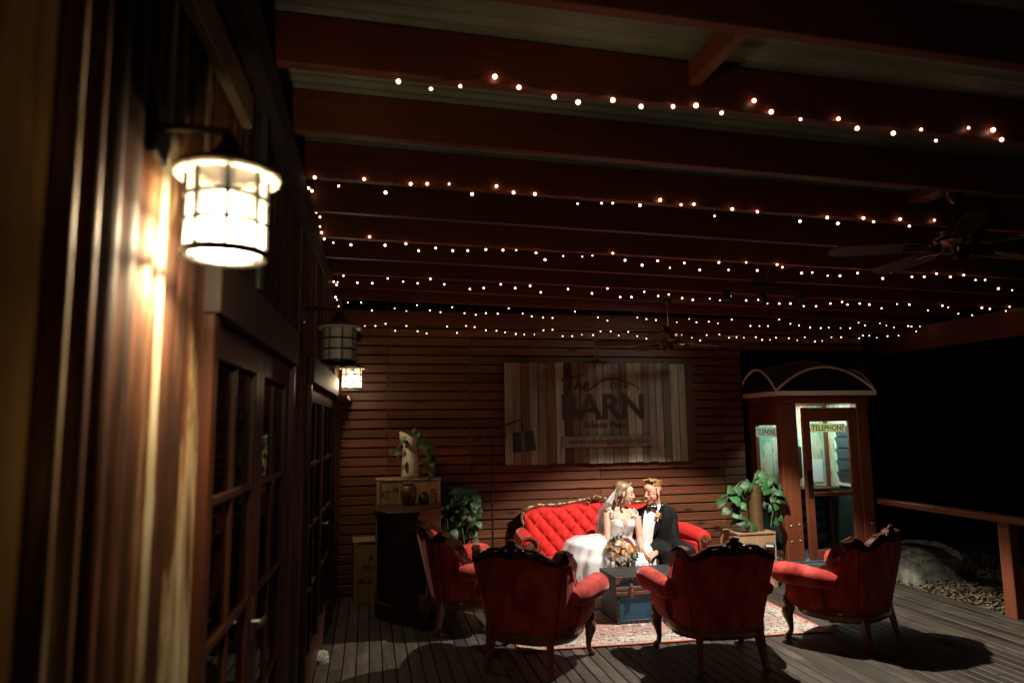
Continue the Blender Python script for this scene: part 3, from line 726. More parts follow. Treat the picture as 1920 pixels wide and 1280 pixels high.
ring = lambda z, k: [(x+rnd.uniform(-.004, .004), y+rnd.uniform(-.004, .004), z) for x, y in [(lerp(-RHX, RHX, i/30), -RHY) for i in range(30)]+[(RHX, lerp(-RHY, RHY, i/20)) for i in range(20)]+[(lerp(RHX, -RHX, i/30), RHY) for i in range(30)]+[(-RHX, lerp(RHY, -RHY, i/20)) for i in range(20)]]
r0 = ring(.003, 0); s.loft([r0, [(x, y, .012) for x, y, z in r0]])
rug = s.build('rug', m, None, False, loc=(2.525, 6.275, 0), rot=(0, 0, R(-2.5)))
tag(rug, 'red and cream patterned rug lying under the trunk', 'rug')
tr.location.z = .0125

# ------------------------------------------------------------------ bar counter, crates, jug, jars
bar = tag(empty('bar_counter', (.385, 6.86, 0)), 'dark octagonal wooden bar counter with two jars on top', 'bar counter')
BARM = wood('dark_counter_wood', (.050, .020, .011), (.022, .009, .006), 'z', .4, knots=False, bump=.1)
oct_ = lambda wx_, wy_, k, z: [(x*k, y*k, z) for x, y in ((-wx_, -.10), (-wx_*.62, -wy_), (wx_*.25, -wy_), (wx_, -.02), (wx_, wy_), (-wx_, wy_))]
MB().loft([oct_(.30, .30, 1.06, 0), oct_(.30, .30, 1.06, .13), oct_(.30, .30, 1.0, .15)]).build('plinth', BARM, bar, False)
MB().loft([oct_(.30, .30, 1, .15), oct_(.30, .30, 1, .93)]).build('cabinet', BARM, bar, False)
MB().loft([oct_(.32, .34, 1, .932), oct_(.335, .36, 1, .942), oct_(.335, .36, 1, .968), oct_(.32, .34, 1, .978)]).build('counter_top', BARM, bar, False)
for x in (-.16, .06):
    plank('panel', (x-.08, -.306, .22), (x+.08, -.299, .86), BARM, bar)
PINE = wood('crate_wood', (.40, .25, .12), (.24, .14, .065), 'z', .65, (.85, 1.15), .01)
PINEX = wood('crate_wood_flat', (.36, .22, .11), (.2, .12, .06), 'x', .65, (.85, 1.15), .01)
INK = mat('black_stencil_ink', (.02, .018, .015), None, .8)
def crate(loc, w, d, h, label, boards=3, rz=0, texts=()):
    c = tag(empty('wooden_crate', loc, rz), label, 'crate')
    t = .014
    for k in range(boards):
        x0, x1 = lerp(-w/2, w/2, k/boards)+.001, lerp(-w/2, w/2, (k+1)/boards)-.001
        plank('front_board', (x0, -d/2, 0), (x1, -d/2+t, h-.016), PINE, c, .002); plank('back_board', (x0, d/2-t, 0), (x1, d/2, h-.016), PINE, c, .002)
    for x in (-w/2+.001, w/2-t-.001): plank('side_board', (x, -d/2+t, 0), (x+t, d/2-t, h-.016), PINE, c, .002)
    plank('top_board', (-w/2-.006, -d/2-.006, h-.016), (w/2+.006, d/2+.006, h), PINEX, c, .003)
    for x in (-w/2+.02, w/2-.02): plank('cleat', (x-.018, -d/2-.012, .004), (x+.018, -d/2-.001, h-.02), PINE, c, .002)
    for body, x0, x1, z0, z1, sh in texts: obj('stencil', text_mesh(body, x0, x1, z0, z1, .0015, sh), INK, c, loc=(0, -d/2-.0005, 0))
    return c
crate((.01, 7.42, 0), .32, .30, .61, 'wooden crate with stencilled letters on the floor beside the barn doors', 2, R(3), (('Kil', -.10, .02, .19, .25, 0), ('TE AN', -.08, .13, .33, .37, .2), ('A V', -.02, .12, .42, .46, .2)))
crate((.40, 7.38, 0), .66, .34, .61, 'lower wooden crate standing behind the bar counter', 4)
crate((.23, 7.36, .61), .31, .36, .61, 'left upper wooden crate behind the jars, under the jug', 3, 0, (('SKC', -.13, -.02, .42, .50, .2), ('M', .01, .06, .47, .53, 0)))
crate((.56, 7.36, .61), .33, .36, .61, 'right upper wooden crate behind the bar counter', 1, 0, (('TEA', .06, .14, .42, .50, .5),))
JUGM = mat('cream_enamel_jug', (.62, .58, .45), (.45, .41, .31), .4, (9, 9, 9), bump=.05)
jp = at(769, 895, 7.30)
jug = tag(empty('enamel_jug', (jp.x, 7.30, 1.22)), 'tall cream enamel jug holding trailing leaves on the crates', 'jug')
s = MB(); N = 26; rings = []
for r, z in ((.080, 0), (.094, .004), (.093, .05), (.086, .15), (.076, .27), (.072, .34), (.076, .39), (.079, .43)):
    rings.append([(r*math.cos(2*math.pi*j/N)-(.035*max(0, -math.cos(2*math.pi*j/N))**3 if z > .38 else 0), r*math.sin(2*math.pi*j/N), z + (max(0, (z-.36)/.07)*(.055*max(0, -math.cos(2*math.pi*j/N))-.035*max(0, math.cos(2*math.pi*j/N))) )) for j in range(N)])
s.loft(rings, True, False); s.loft([[(x*.94, y*.94, z) for x, y, z in r] for r in rings[::-1]], True, False); s.lathe([(.08, .001), (.0, .001)], N, cap=False)
s.build('jug_body', JUGM, jug, True)
MB().tube(spline([(.072, 0, .36), (.125, 0, .37), (.145, 0, .28), (.12, 0, .17), (.085, 0, .14)], 5), .010, 8).build('handle', JUGM, jug)
BRASSJ = mat('mottled_brass_jar', (.30, .20, .075), (.06, .04, .02), .35, (38, 38, 38), bump=.5, metal=.6)
for nm, px_, py_, prof, lab in (('brass_jar', 764, 942, [(.050, 0), (.062, .01), (.078, .07), (.083, .13), (.080, .165), (.060, .185), (.055, .20), (.064, .212), (.060, .216), (.046, .20)], 'mottled brass jar, the larger of two on the bar counter'),
                                 ('round_jar', 790, 938, [(.028, 0), (.045, .012), (.056, .045), (.052, .08), (.030, .10), (.027, .112), (.034, .12), (.028, .118)], 'small dark round jar beside the brass jar')):
    p = onz(px_, py_, .978); j = tag(empty(nm, (p.x, min(p.y, 7.05), .978)), lab, 'jar')
    MB().lathe(prof, 24).build('jar_body', BRASSJ if 'brass' in nm else mat('dark_bronze_jar', (.09, .06, .035), (.03, .02, .012), .4, (60, 60, 60), bump=.5, metal=.4), j, True)
    r0, z0 = prof[-4][0], prof[-4][1]
    MB().tube([((r0+.004)*math.cos(2*math.pi*k/20), (r0+.004)*math.sin(2*math.pi*k/20), z0) for k in range(20)], .004, 6, closed=True).build('collar', BLACKM, j)

# ------------------------------------------------------------------ pothos plants
LEAFM = mat('pothos_leaf', (.030, .098, .024), (.010, .040, .011), .55, (14, 14, 14), rnd=(.6, 1.5), hue=.02)
STEMM = mat('vine_stem', (.10, .15, .05), None, .6)
def leaf_mesh(l=1.0):
    s = MB(); out = [(.0, 0), (.20, -.10), (.40, -.02), (.46, .18), (.40, .42), (.26, .68), (.10, .90), (0, 1.02)]
    L = [(-x, y) for x, y in out[1:-1]]
    def zz(x, y): return -.22*abs(x)**1.4+.10*math.sin(y*3)-.18*max(0, y-.5)
    vs = [(0, y, zz(0, y)+.05) for y in (0, .25, .5, .75, 1.02)]
    Rr = [(x, y, zz(x, y)+.10*abs(x)) for x, y in out[1:-1]]; Ll = [(x, y, zz(x, y)+.10*abs(x)) for x, y in L]
    s.add(vs+Rr+Ll, [])
    for o in (5, 11):
        f = [(0, o, o+1), (0, o+1, o+2, 1), (1, o+2, o+3, 2), (2, o+3, o+4, 3), (3, o+4, o+5, 4)]
        s.f += f if o == 5 else [tuple(reversed(q)) for q in f]
    s.v = [(x*l, y*l, z*l) for x, y, z in s.v]
    return s.mesh('leaf', True, LEAFM)
LEAF = leaf_mesh()
def bush(parent, c, r, n, size, rnd):    # leaves spread through a loose mound
    for k in range(n):
        d = Vector((rnd.gauss(0, 1), rnd.gauss(0, 1)-.3, rnd.gauss(0, 1)*.8+.2)).normalized(); q = Vector([a+b_*e*rnd.uniform(.55, 1.05) for a, b_, e in zip(c, d, r)])
        o = obj('leaf', LEAF, None, parent, loc=q, scale=(size*rnd.uniform(.6, 1.3),)*3)
        z_ = (d+Vector((rnd.uniform(-.6, .6), -.5, rnd.uniform(0, .8)))).normalized(); y_ = Vector((rnd.uniform(-1, 1), rnd.uniform(-.6, .2), -.8)); y_ = (y_-z_*y_.dot(z_)).normalized()
        o.rotation_euler = Matrix((y_.cross(z_), y_, z_)).transposed().to_euler()
def vine(parent, pts, n, size, rnd):
    P = spline(pts, 6); MB().tube(P, .004, 5).build('vine', STEMM, parent)
    for k in range(n):
        t = (k+.5)/n*(len(P)-1); i = int(t); p = Vector(P[i][:3])
        a = rnd.uniform(0, 6.28); d = Vector((math.cos(a), math.sin(a)-.5, rnd.uniform(-.6, .25)))
        q = p + d*rnd.uniform(.01, .055)
        o = obj('leaf', LEAF, None, parent, loc=q, scale=(size*rnd.uniform(.7, 1.25),)*3)
        z_ = Vector((rnd.uniform(-.5, .5), -1, rnd.uniform(.1, .9))).normalized(); y_ = (d+Vector((0, 0, -.7))).normalized(); y_ = (y_-z_*y_.dot(z_)).normalized()
        x_ = y_.cross(z_); o.rotation_euler = Matrix((x_, y_, z_)).transposed().to_euler()
rnd = random.Random(21)
ivy = tag(empty('trailing_plant', (jp.x, 7.30, 1.60)), 'trailing dark green plant growing out of the cream jug', 'plant')
for pts, n in (([(0, 0, -.2), (.02, 0, .05), (.0, -.03, .12)], 5), ([(.02, 0, -.1), (.06, -.02, .06), (.13, -.05, .0), (.17, -.06, -.14), (.20, -.05, -.28), (.27, -.10, -.40)], 15),
               ([(-.02, 0, -.1), (-.07, -.05, .04), (-.12, -.08, -.05), (-.13, -.08, -.13)], 6), ([(.0, .0, -.1), (.08, .02, .03), (.16, -.02, -.05), (.18, -.03, -.2)], 9)):
    vine(ivy, pts, int(n*1.3), .062, rnd)
pot = tag(empty('black_planter', (.93, 7.36, 0)), 'tall black pot holding a pothos beside the floor lamp', 'pot')
MB().lathe([(.095, .0), (.10, .01), (.115, .6), (.125, .92), (.135, .93), (.135, .975), (.118, .975), (.115, .93), (0, .93)], 24).build('pot_body', mat('black_plastic', (.010, .011, .012), (.007, .007, .008), .35), pot)
pl = tag(empty('pothos_plant', (.93, 7.36, .93)), 'bright green pothos trailing from the tall black pot', 'plant')
for pts, n in (([(0, 0, 0), (-.06, -.05, .14), (-.14, -.10, .08), (-.16, -.12, -.06)], 10), ([(0, 0, 0), (.05, -.06, .16), (.12, -.12, .12), (.14, -.14, -.08), (.12, -.15, -.25), (.15, -.15, -.40)], 20),
               ([(0, 0, 0), (.0, -.08, .17), (.03, -.14, .10), (.05, -.15, -.10)], 10), ([(0, 0, 0), (.08, 0, .17), (.14, -.05, .06), (.15, -.07, -.1), (.13, -.1, -.3)], 10), ([(0, 0, 0), (-.1, -.02, .1), (-.13, -.1, -.1), (-.12, -.12, -.25)], 6), ([(0, -.02, 0), (-.01, -.1, .1), (.02, -.14, -.2), (.05, -.16, -.42)], 8)):
    vine(pl, pts, int(n*.9), .085, rnd)
bush(pl, (-.02, -.06, .10), (.17, .12, .12), 26, .11, rnd); bush(pl, (.10, -.14, -.05), (.08, .05, .24), 14, .095, rnd)
crate((1.0, 7.30, 0), .30, .26, .40, 'low pale wooden crate half hidden behind the sideways armchair', 2).location = (1.06, 7.08, 0)

# right hand planter
pb = tag(empty('plinth_box', (4.07, 7.02, 0)), 'pale wooden box plinth beside the telephone box', 'plinth')
PLY = wood('pale_plywood', (.46, .31, .17), (.30, .19, .10), 'z', .6, (.95, 1.05), .0)
for lo, hi in (((-.215, -.2, 0), (.215, -.18, .565)), ((-.215, .18, 0), (.215, .2, .565)), ((-.214, -.179, 0), (-.194, .179, .565)), ((.194, -.179, 0), (.214, .179, .565))): plank('panel', lo, hi, PLY, pb)
plank('top_board', (-.225, -.21, .566), (.225, .21, .59), PINEX, pb, .004)
for sg in (-1, 1):
    s = MB(); s.loft([[(sg*(.218-.018-.006*math.sin(k*2.1)), -.2015-dz, .57*k/30), (sg*.219, -.2015-dz, .57*k/30), (sg*.219, -.2005, .57*k/30), (sg*(.218-.018-.006*math.sin(k*2.1)), -.2005, .57*k/30)] for k in range(31) for dz in (.002,)])
    s.build('bark_edge', STONE, pb, False)
bv = tag(empty('brass_vase', (4.14, 6.93, .59)), 'tall plain brass cylinder vase on the plywood plinth', 'vase')
MB().lathe([(.070, 0), (.074, .004), (.074, .47), (.078, .475), (.078, .485), (.070, .485), (.068, .40), (0, .40)], 28).build('vase_body', mat('dull_brass', (.30, .21, .09), (.2, .14, .06), .42, (5, 5, 30), metal=.7), bv)
pr_ = tag(empty('pothos_plant', (4.14, 6.96, 1.0)), 'glossy green pothos spilling round the brass vase', 'plant')
for pts, n in (([(0, 0, 0), (-.10, -.02, .12), (-.24, -.06, .07), (-.33, -.08, -.10), (-.28, -.10, -.28)], 17), ([(0, 0, 0), (-.08, .03, .10), (-.2, .0, .0), (-.22, -.05, -.2), (-.12, -.12, -.36)], 14), ([(0, 0, 0), (.08, -.02, .15), (.16, -.05, .14), (.22, -.08, -.02), (.18, -.1, -.2)], 14),
               ([(0, 0, 0), (.1, .02, .2), (.2, -.02, .15), (.24, -.04, .0), (.2, -.06, -.15), (.1, -.14, -.36)], 15), ([(0, 0, 0), (.03, -.05, .1), (.05, -.10, .03)], 3)):
    vine(pr_, pts, int(n*.9), .10, rnd)

bush(pr_, (-.22, .06, -.10), (.14, .10, .20), 20, .125, rnd); bush(pr_, (.17, .05, .0), (.11, .10, .24), 16, .125, rnd)
# ------------------------------------------------------------------ floor lamp
fl_ = tag(empty('floor_lamp', (1.285, 7.30, 0)), 'black adjustable floor lamp with drum shade over the sofa end', 'floor lamp')
ox = Vector((1.285, 7.30, 0))
lp = lambda x, y: tuple(at(x, y, 7.30)-ox)
MB().lathe([(.14, 0), (.145, .006), (.14, .02), (.02, .028), (.012, .05)], 28).build('base', BLACKM, fl_)
MB().tube([(0, 0, .02), lp(923, 824)], .0115, 10).build('pole', BLACKM, fl_)
MB().tube([lp(866, 840), lp(900, 822), lp(948, 797), lp(975, 786)], .0085, 8).build('boom', BLACKM, fl_)
MB().tube(spline([lp(975, 786), lp(979, 790), lp(979, 806)], 4), .006, 8).build('shade_stem', BLACKM, fl_)
k = MB(); k.ball(lp(923, 824), .02, 10, 8); k.tube(spline([lp(923, 822), lp(929, 816), lp(938, 812), lp(947, 812), lp(950, 822)], 3), .005, 6); k.build('joint', BLACKM, fl_)
shc = Vector(lp(982, 827)); Mt = Matrix.Rotation(R(-6), 3, 'Y')
sh = MB(); prof = [(.115, .105), (.13, -.105)]
sh.loft([[tuple(shc+Mt@Vector((r*math.cos(2*math.pi*j/32), r*math.sin(2*math.pi*j/32), z))) for j in range(32)] for r, z in prof+[(.126, -.105), (.111, .105)]], True, False)
so_ = sh.build('shade', mat('dark_grey_shade', (.055, .056, .056), (.042, .043, .044), .3, (20, 20, 20)), fl_, R(50))
ln_ = MB(); ln_.loft([[tuple(shc+Mt@Vector((r*math.cos(2*math.pi*j/32), r*math.sin(2*math.pi*j/32), z))) for j in range(32)] for r, z in ((.133, -.1055), (.1255, -.107), (.1240, -.10), (.1095, .10))], True, False)
ln_.build('shade_lining', mat('pale_lining', (.75, .66, .55), None, .6), fl_, R(50))
sp_ = MB()
for j in range(3):
    a = 2.1*j; sp_.tube([tuple(shc+Mt@Vector((0, 0, .10))), tuple(shc+Mt@Vector((.113*math.cos(a), .113*math.sin(a), .10)))], .004, 5)
sp_.build('shade_spider', BLACKM, fl_)

# ------------------------------------------------------------------ plank sign
sx0, sx1, sz0, sz1 = 1.485, 3.805, 1.315, 2.465
sign = tag(empty('barn_sign', (sx0, BW-.06, 0)), 'large weathered plank sign with brown lettering above the sofa', 'sign')
def sign_wood(name, tint):
  m, nt, b = principled(name)
  f = noise_n(nt, coords(nt, (34, 34, 1.5)), 1, 7, .65, .8)
  tone = hsv_random(nt, ramp(nt, noise_n(nt, coords(nt, (3, 3, .8)), 1, 4), [(.35, tuple(x*.72 for x in tint)), (.65, tint)]), .8, 1.2, .01)
  mxm = nt.nodes.new('ShaderNodeMix'); mxm.data_type = 'RGBA'; mxm.blend_type = 'MULTIPLY'; mxm.inputs['Factor'].default_value = 1
  nt.links.new(tone, mxm.inputs['A']); nt.links.new(ramp(nt, f, [(.3, (.35, .32, .28)), (.55, (.85, .83, .8)), (.75, (1.25, 1.2, 1.15))]), mxm.inputs['B'])
  nt.links.new(mxm.outputs['Result'], b.inputs['Base Color']); b.inputs['Roughness'].default_value = .8; bump_n(nt, b, f, .6, .004); return m
TONES = dict(g=sign_wood('weathered_grey_plank', (.37, .365, .27)), p=sign_wood('weathered_pale_plank', (.42, .41, .31)), d=sign_wood('weathered_dark_grey_plank', (.24, .235, .18)), r=sign_wood('weathered_red_plank', (.30, .185, .10)), b=sign_wood('dark_brown_plank', (.09, .045, .025)))
SIGNP = TONES['g']; SEQ = 'gprpdrpbrrgpgdrgpdgpdgpbg'; kk = 0
x = 0.0; W = sx1-sx0; rnd = random.Random(9)
while x < W-.02:
    wdt = rnd.choice([.088, .095, .098, .102, .106]); x2 = min(W, x+wdt)
    if W-x2 < .04: x2 = W
    dz = rnd.uniform(-.008, .008); dy = rnd.uniform(-.005, .002)
    plank('sign_plank', (x+.0028, dy, sz0+dz), (x2-.0028, .022+dy, sz1+rnd.uniform(-.006, .006)), TONES[SEQ[kk % len(SEQ)]], sign, .003); x = x2; kk += 1
for zz in (1.5, 2.28): plank('sign_batten', (.02, .027, zz-.04), (W-.02, .057, zz+.04), RAFT, sign)
LETTER = mat('brown_sign_paint', (.050, .024, .013), (.026, .012, .007), .7, (18, 18, 18))
SY = BW-.06
def spx(x, y): p = at(x, y, SY); return p.x-sx0, p.z
def slabel(body, x0, y0, x1, y1, shear=0, bold=0, dep=.004, off=-.0055):
    a, zt_ = spx(x0, y0); b_, zb = spx(x1, y1)
    obj('lettering', text_mesh(body, a, b_, zb, zt_, dep, shear, bold), LETTER, sign, loc=(0, off, 0))
slabel('BARN', 1053, 738, 1208, 785, 0, .028)
slabel('Adams Peak', 1092, 790, 1176, 801, .15, .004)
t = MB()
zl = [(1096, 733), (1110, 727), (1123, 717), (1134, 711.5), (1148, 711), (1160, 712), (1175, 717), (1188, 722), (1199, 729)]
t.tube(spline([(spx(*p)[0], -.004, spx(*p)[1]) for p in zl], 4), .007, 6)
zq = lambda L: spline([(lambda q: (q[0], -.004, q[1]))(spx(920+a/4.571, 660+b_/4.571)) for a, b_ in L], 4)
for L in ([(612, 250), (625, 228), (660, 218), (720, 212), (800, 190)], [(700, 212), (690, 260), (672, 318), (640, 335), (618, 318)], [(760, 200), (742, 260), (722, 322), (738, 285), (762, 268), (772, 285), (762, 322), (780, 325)], [(795, 300), (830, 290), (832, 270), (808, 276), (796, 310), (812, 330), (845, 322)]):
    t.tube(zq(L), .0095, 6)
for cx_, cy_, rr_ in ((1150, 723, .032), (1174, 724, .024)):
    qx, qz = spx(cx_, cy_); t.tube([(qx+rr_*math.cos(2*math.pi*j/16), -.004, qz+rr_*math.sin(2*math.pi*j/16)) for j in range(16)], .005, 6, closed=True)
t.build('mountain_line', LETTER, sign)
a0, zt_ = spx(1054, 818); a1, zb_ = spx(1223, 836)
plank('address_board', (a0, -.03, zb_), (a1, -.0045, zt_), SIGNP, sign, .003)
slabel('www.adamspeak.com.au', 1063, 821.5, 1214, 833, 0, .004, .003, -.0295)

# ------------------------------------------------------------------ telephone box
BU, BD = 1.07, .80
booth = tag(empty('telephone_box', (4.515, 6.955, 0), R(-4.5)), 'old timber telephone box with domed roof and glazed door', 'telephone box')
RED = wood('booth_wood', (.20, .058, .024), (.10, .026, .012), 'z', .45, (.9, 1.1), .004, knots=False)
REDX = wood('booth_wood_rail', (.20, .058, .024), (.10, .026, .012), 'x', .45, (.9, 1.1), .004, knots=False)
CREAM = mat('cream_paint', (.78, .74, .62), (.66, .61, .49), .5, (14, 14, 14))
DOME = mat('olive_dome', (.035, .033, .022), (.02, .02, .014), .6, (5, 5, 5))
BASEM = mat('blue_grey_plinth', (.10, .12, .13), (.06, .07, .08), .6, (10, 10, 10))
GL = glass_thin('booth_glass', (.86, .93, .90), .02)
ZF = .24
MB().bbox((-.02, -.02, 0), (BU+.02, BD+.02, ZF-.03), .01).build('base', BASEM, booth)
MB().bbox((.0, .0, ZF-.03), (BU, BD, ZF), .004).build('floor', BASEM, booth)
for u0, v0, u1, v1 in ((0, 0, .20, .10), (.93, 0, BU, .12), (0, BD-.1, .1, BD), (BU-.1, BD-.1, BU, BD)): plank('corner_post', (u0, v0, ZF), (u1, v1, 1.96), RED, booth, .006)
for lo, hi in (((-.012, -.012, 1.962), (BU+.012, .11, 2.052)), ((-.012, BD-.11, 1.962), (BU+.012, BD+.012, 2.052)), ((-.0122, .111, 1.962), (.10, BD-.111, 2.052)), ((BU-.10, .111, 1.962), (BU+.0122, BD-.111, 2.052))): plank('head_rail', lo, hi, REDX, booth, .004)
# eaves band, arched trims, dome
ev = .075; EZ = 2.053
for lo, hi in (((-ev, -ev, EZ), (BU+ev, -ev+.03, EZ+.05)), ((-ev, BD+ev-.03, EZ), (BU+ev, BD+ev, EZ+.05)), ((-ev, -ev+.0305, EZ), (-ev+.03, BD+ev-.0305, EZ+.05)), ((BU+ev-.03, -ev+.0305, EZ), (BU+ev, BD+ev-.0305, EZ+.05))): plank('eaves_band', lo, hi, CREAM, booth, .003)
A = .27
fu = lambda u: A*max(0, 1-(2*u-1)**2)
def arcpt(side, t, dz=0):
    z = EZ+.05+fu(t)+dz
    if side == 'f': return (lerp(-ev+.01, BU+ev-.01, t), -ev+.012, z)
    if side == 'b': return (lerp(-ev+.01, BU+ev-.01, t), BD+ev-.012, z)
    if side == 'l': return (-ev+.012, lerp(-ev+.01, BD+ev-.01, t), z)
    return (BU+ev-.012, lerp(-ev+.01, BD+ev-.01, t), z)
for sd in 'fblr':
    MB().tube([arcpt(sd, k/30) for k in range(31)], .013, 8).build('arched_trim', CREAM, booth)
    s = MB(); s.add([arcpt(sd, k/30) for k in range(31)]+[(lambda p: (p[0], p[1], EZ+.048))(arcpt(sd, k/30)) for k in range(31)], [(k, k+1, 32+k, 31+k) for k in range(30)]); s.build('lunette', BLACKM, booth)
MB().grid(lambda a, b_: (lerp(-ev+.01, BU+ev-.01, a), lerp(-ev+.01, BD+ev-.01, b_), EZ+.05+math.hypot(fu(a), fu(b_))), 28, 28).build('dome', DOME, booth, True)
MB().box((-.06, -.06, EZ+.001), (BU+.06, BD+.06, EZ+.012)).build('ceiling', CREAM, booth, False)
# left side and right side windows
def side_window(u, nm, text):
    y0, y1 = .10, BD-.1
    for lo, hi in (((u-.02, y0, ZF), (u+.02, y0+.05, 1.96)), ((u-.02, y1-.05, ZF), (u+.02, y1, 1.96)), ((u-.0201, y0+.05, 1.72), (u+.0201, y1-.05, 1.96)), ((u-.0201, y0+.05, ZF), (u+.0201, y1-.05, ZF+.06)), ((u-.018, y0+.05, .90), (u+.018, y1-.05, .95))): plank('window_frame', lo, hi, RED, booth, .003)
    for z0, z1 in ((ZF+.06, .90), (.95, 1.72)): MB().box((u-.003, y0+.05, z0), (u+.003, y1-.05, z1)).build('pane', GL, booth, False)
side_window(.045, 'left', True)
SIGNW = backlit('white_sign_plate', (.80, .80, .74)); SIGNY = backlit('yellow_sign_plate', (.84, .78, .54))
# TELEPHONE plate on the left pane (faces left)
pl_ = MB().box((.030, .155, 1.585), (.038, .645, 1.70)).build('telephone_plate', SIGNW, booth, False)
tm = text_mesh('TELEPHONE', -.22, .22, -.038, .038, .002, 0, .01); o = obj('lettering', tm, INK, pl_, loc=(.0295, .40, 1.642), rot=(0, 0, R(-90)))
# door
door_ = empty('booth_door', (.27, .03, 0)); door_.parent = booth
DW = .655
for lo, hi in (((0, -.02, ZF+.01), (.092, .02, 1.915)), ((DW-.10, -.02, ZF+.01), (DW, .02, 1.915)), ((.092, -.0201, 1.76), (DW-.10, .0201, 1.915)), ((.092, -.0201, ZF+.01), (DW-.10, .0201, ZF+.10)), ((.092, -.012, .93), (DW-.10, .012, .975))): plank('door_rail', lo, hi, RED, door_, .004)
MB().box((.092, -.004, ZF+.10), (DW-.10, .002, .93)).build('pane', GL, door_, False); MB().box((.092, -.004, .975), (DW-.10, .002, 1.76)).build('pane', GL, door_, False)
MB().bbox((.10, -.012, 1.64), (DW-.135, -.005, 1.735), .002).build('telephone_plate', SIGNY, door_)
obj('lettering', text_mesh('TELEPHONE', .112, DW-.147, 1.655, 1.72, .002, 0, .014), INK, door_, loc=(0, -.0122, 0))
MB().bbox((.02, -.032, .92), (.075, -.021, 1.22), .003).build('push_plate', BLACKM, door_)
MB().box((.74, BD-.050, 1.02), (.93, BD-.0465, 1.30)).build('paper_notice', mat('white_paper', (.75, .76, .78), (.7, .7, .72), .7), booth, False)
# inside: painted back wall, shelf, louvred window, telephone
m, nt, b = principled('flaking_turquoise_paint')
f = noise_n(nt, coords(nt, (7, 7, 2.2)), 1, 8, .7, .6)
nt.links.new(ramp(nt, f, [(.30, (.05, .20, .18)), (.43, (.22, .42, .36)), (.50, (.52, .58, .44)), (.56, (.50, .42, .28)), (.62, (.42, .13, .04)), (.70, (.48, .54, .42)), (.8, (.10, .32, .28))]), b.inputs['Base Color'])
b.inputs['Roughness'].default_value = .7; FLAKE = m
for k in range(5):
    u0, u1 = lerp(.1, BU-.06, k/5), lerp(.1, BU-.06, (k+1)/5); plank('back_board', (u0+.001, BD-.045, .97), (u1-.001, BD-.02, 1.96), FLAKE, booth, .003)
MB().box((.1, BD-.044, ZF), (BU-.1, BD-.02, .968)).build('lower_back', mat('dark_green_board', (.025, .04, .035), None, .6), booth, False)
plank('shelf', (.105, BD-.26, .945), (BU-.105, BD-.046, .968), REDX, booth)
lv = empty('louvre_window'); lv.parent = booth
LU0, LU1 = .20, .52      # along the right side wall
for a_, c_ in ((.12, .20), (.52, .61), (.61, .70)): plank('side_board', (BU-.075, a_+.001, .97), (BU-.05, c_-.001, 1.96), FLAKE, booth, .003)
plank('side_board', (BU-.075, .201, 1.741), (BU-.05, .519, 1.96), FLAKE, booth, .003)
MB().box((BU-.074, .12, ZF), (BU-.05, .70, .999)).build('lower_side', mat('dark_green_side', (.03, .045, .04), None, .6), booth, False)
MB().box((BU-.04, .0, ZF), (BU-.03, BD, 1.96)).build('outer_skin', RED, booth, False)
for lo, hi in (((BU-.095, LU0-.02, 1.0), (BU-.076, LU0+.01, 1.74)), ((BU-.095, LU1-.01, 1.0), (BU-.076, LU1+.02, 1.74)), ((BU-.095, LU0+.01, 1.71), (BU-.076, LU1-.01, 1.74)), ((BU-.095, LU0+.01, 1.0), (BU-.076, LU1-.01, 1.03))): plank('louvre_frame', lo, hi, CREAM, lv, .002)
LOUV = mat('louvre_glass', (.08, .15, .18), (.04, .08, .10), .12, (4, 4, 4))
for k in range(5):
    zc = 1.10+k*.135; Mx = Matrix.Translation((BU-.09, .5*(LU0+LU1), zc)) @ Matrix.Rotation(R(-20), 4, 'Y')
    MB().box((-.003, -(LU1-LU0)/2+.01, -.066), (.003, (LU1-LU0)/2-.01, .066), Mx).build('louvre', LOUV, lv, False)
for k in range(4):
    zc = .36+k*.14; Mx = Matrix.Translation((.55, BD-.075, zc)) @ Matrix.Rotation(R(24), 4, 'X')
    MB().box((-.35, -.003, -.06), (.35, .003, .06), Mx).build('lower_louvre', LOUV, booth, False)
ph = empty('telephone', (.50, BD-.12, .97)); ph.parent = booth
MB().bbox((-.10, -.06, .10), (.10, .07, .50), .02).build('phone_body', BLACKM, ph)
MB().tube(spline([(-.14, -.06, .16, .03), (-.15, -.08, .22, .014), (-.15, -.08, .36, .014), (-.14, -.06, .42, .03)], 4), n=10).build('handset', BLACKM, ph)
b_ = MB()
for z in (.45, .62): b_.ball((.055, -.003, z), .011, 8, 6); b_.ball((.155, -.003, z+.01), .011, 8, 6)
b_.ball((1.02, -.003, .62), .011, 8, 6); b_.build('bolts', mat('zinc_bolt', (.6, .58, .52), None, .4, metal=.6), booth)
tube_ = MB().bbox((.35, .35, EZ-.045), (.75, .43, EZ-.005), .004).build('ceiling_lamp', emitter('cool_tube', (.80, 1, .93), 5), booth)
lamp('booth_light', 'AREA', (.55, .39, EZ-.06), 15, (.86, 1, .93), booth, shape='RECTANGLE', size=.38, size_y=.1)

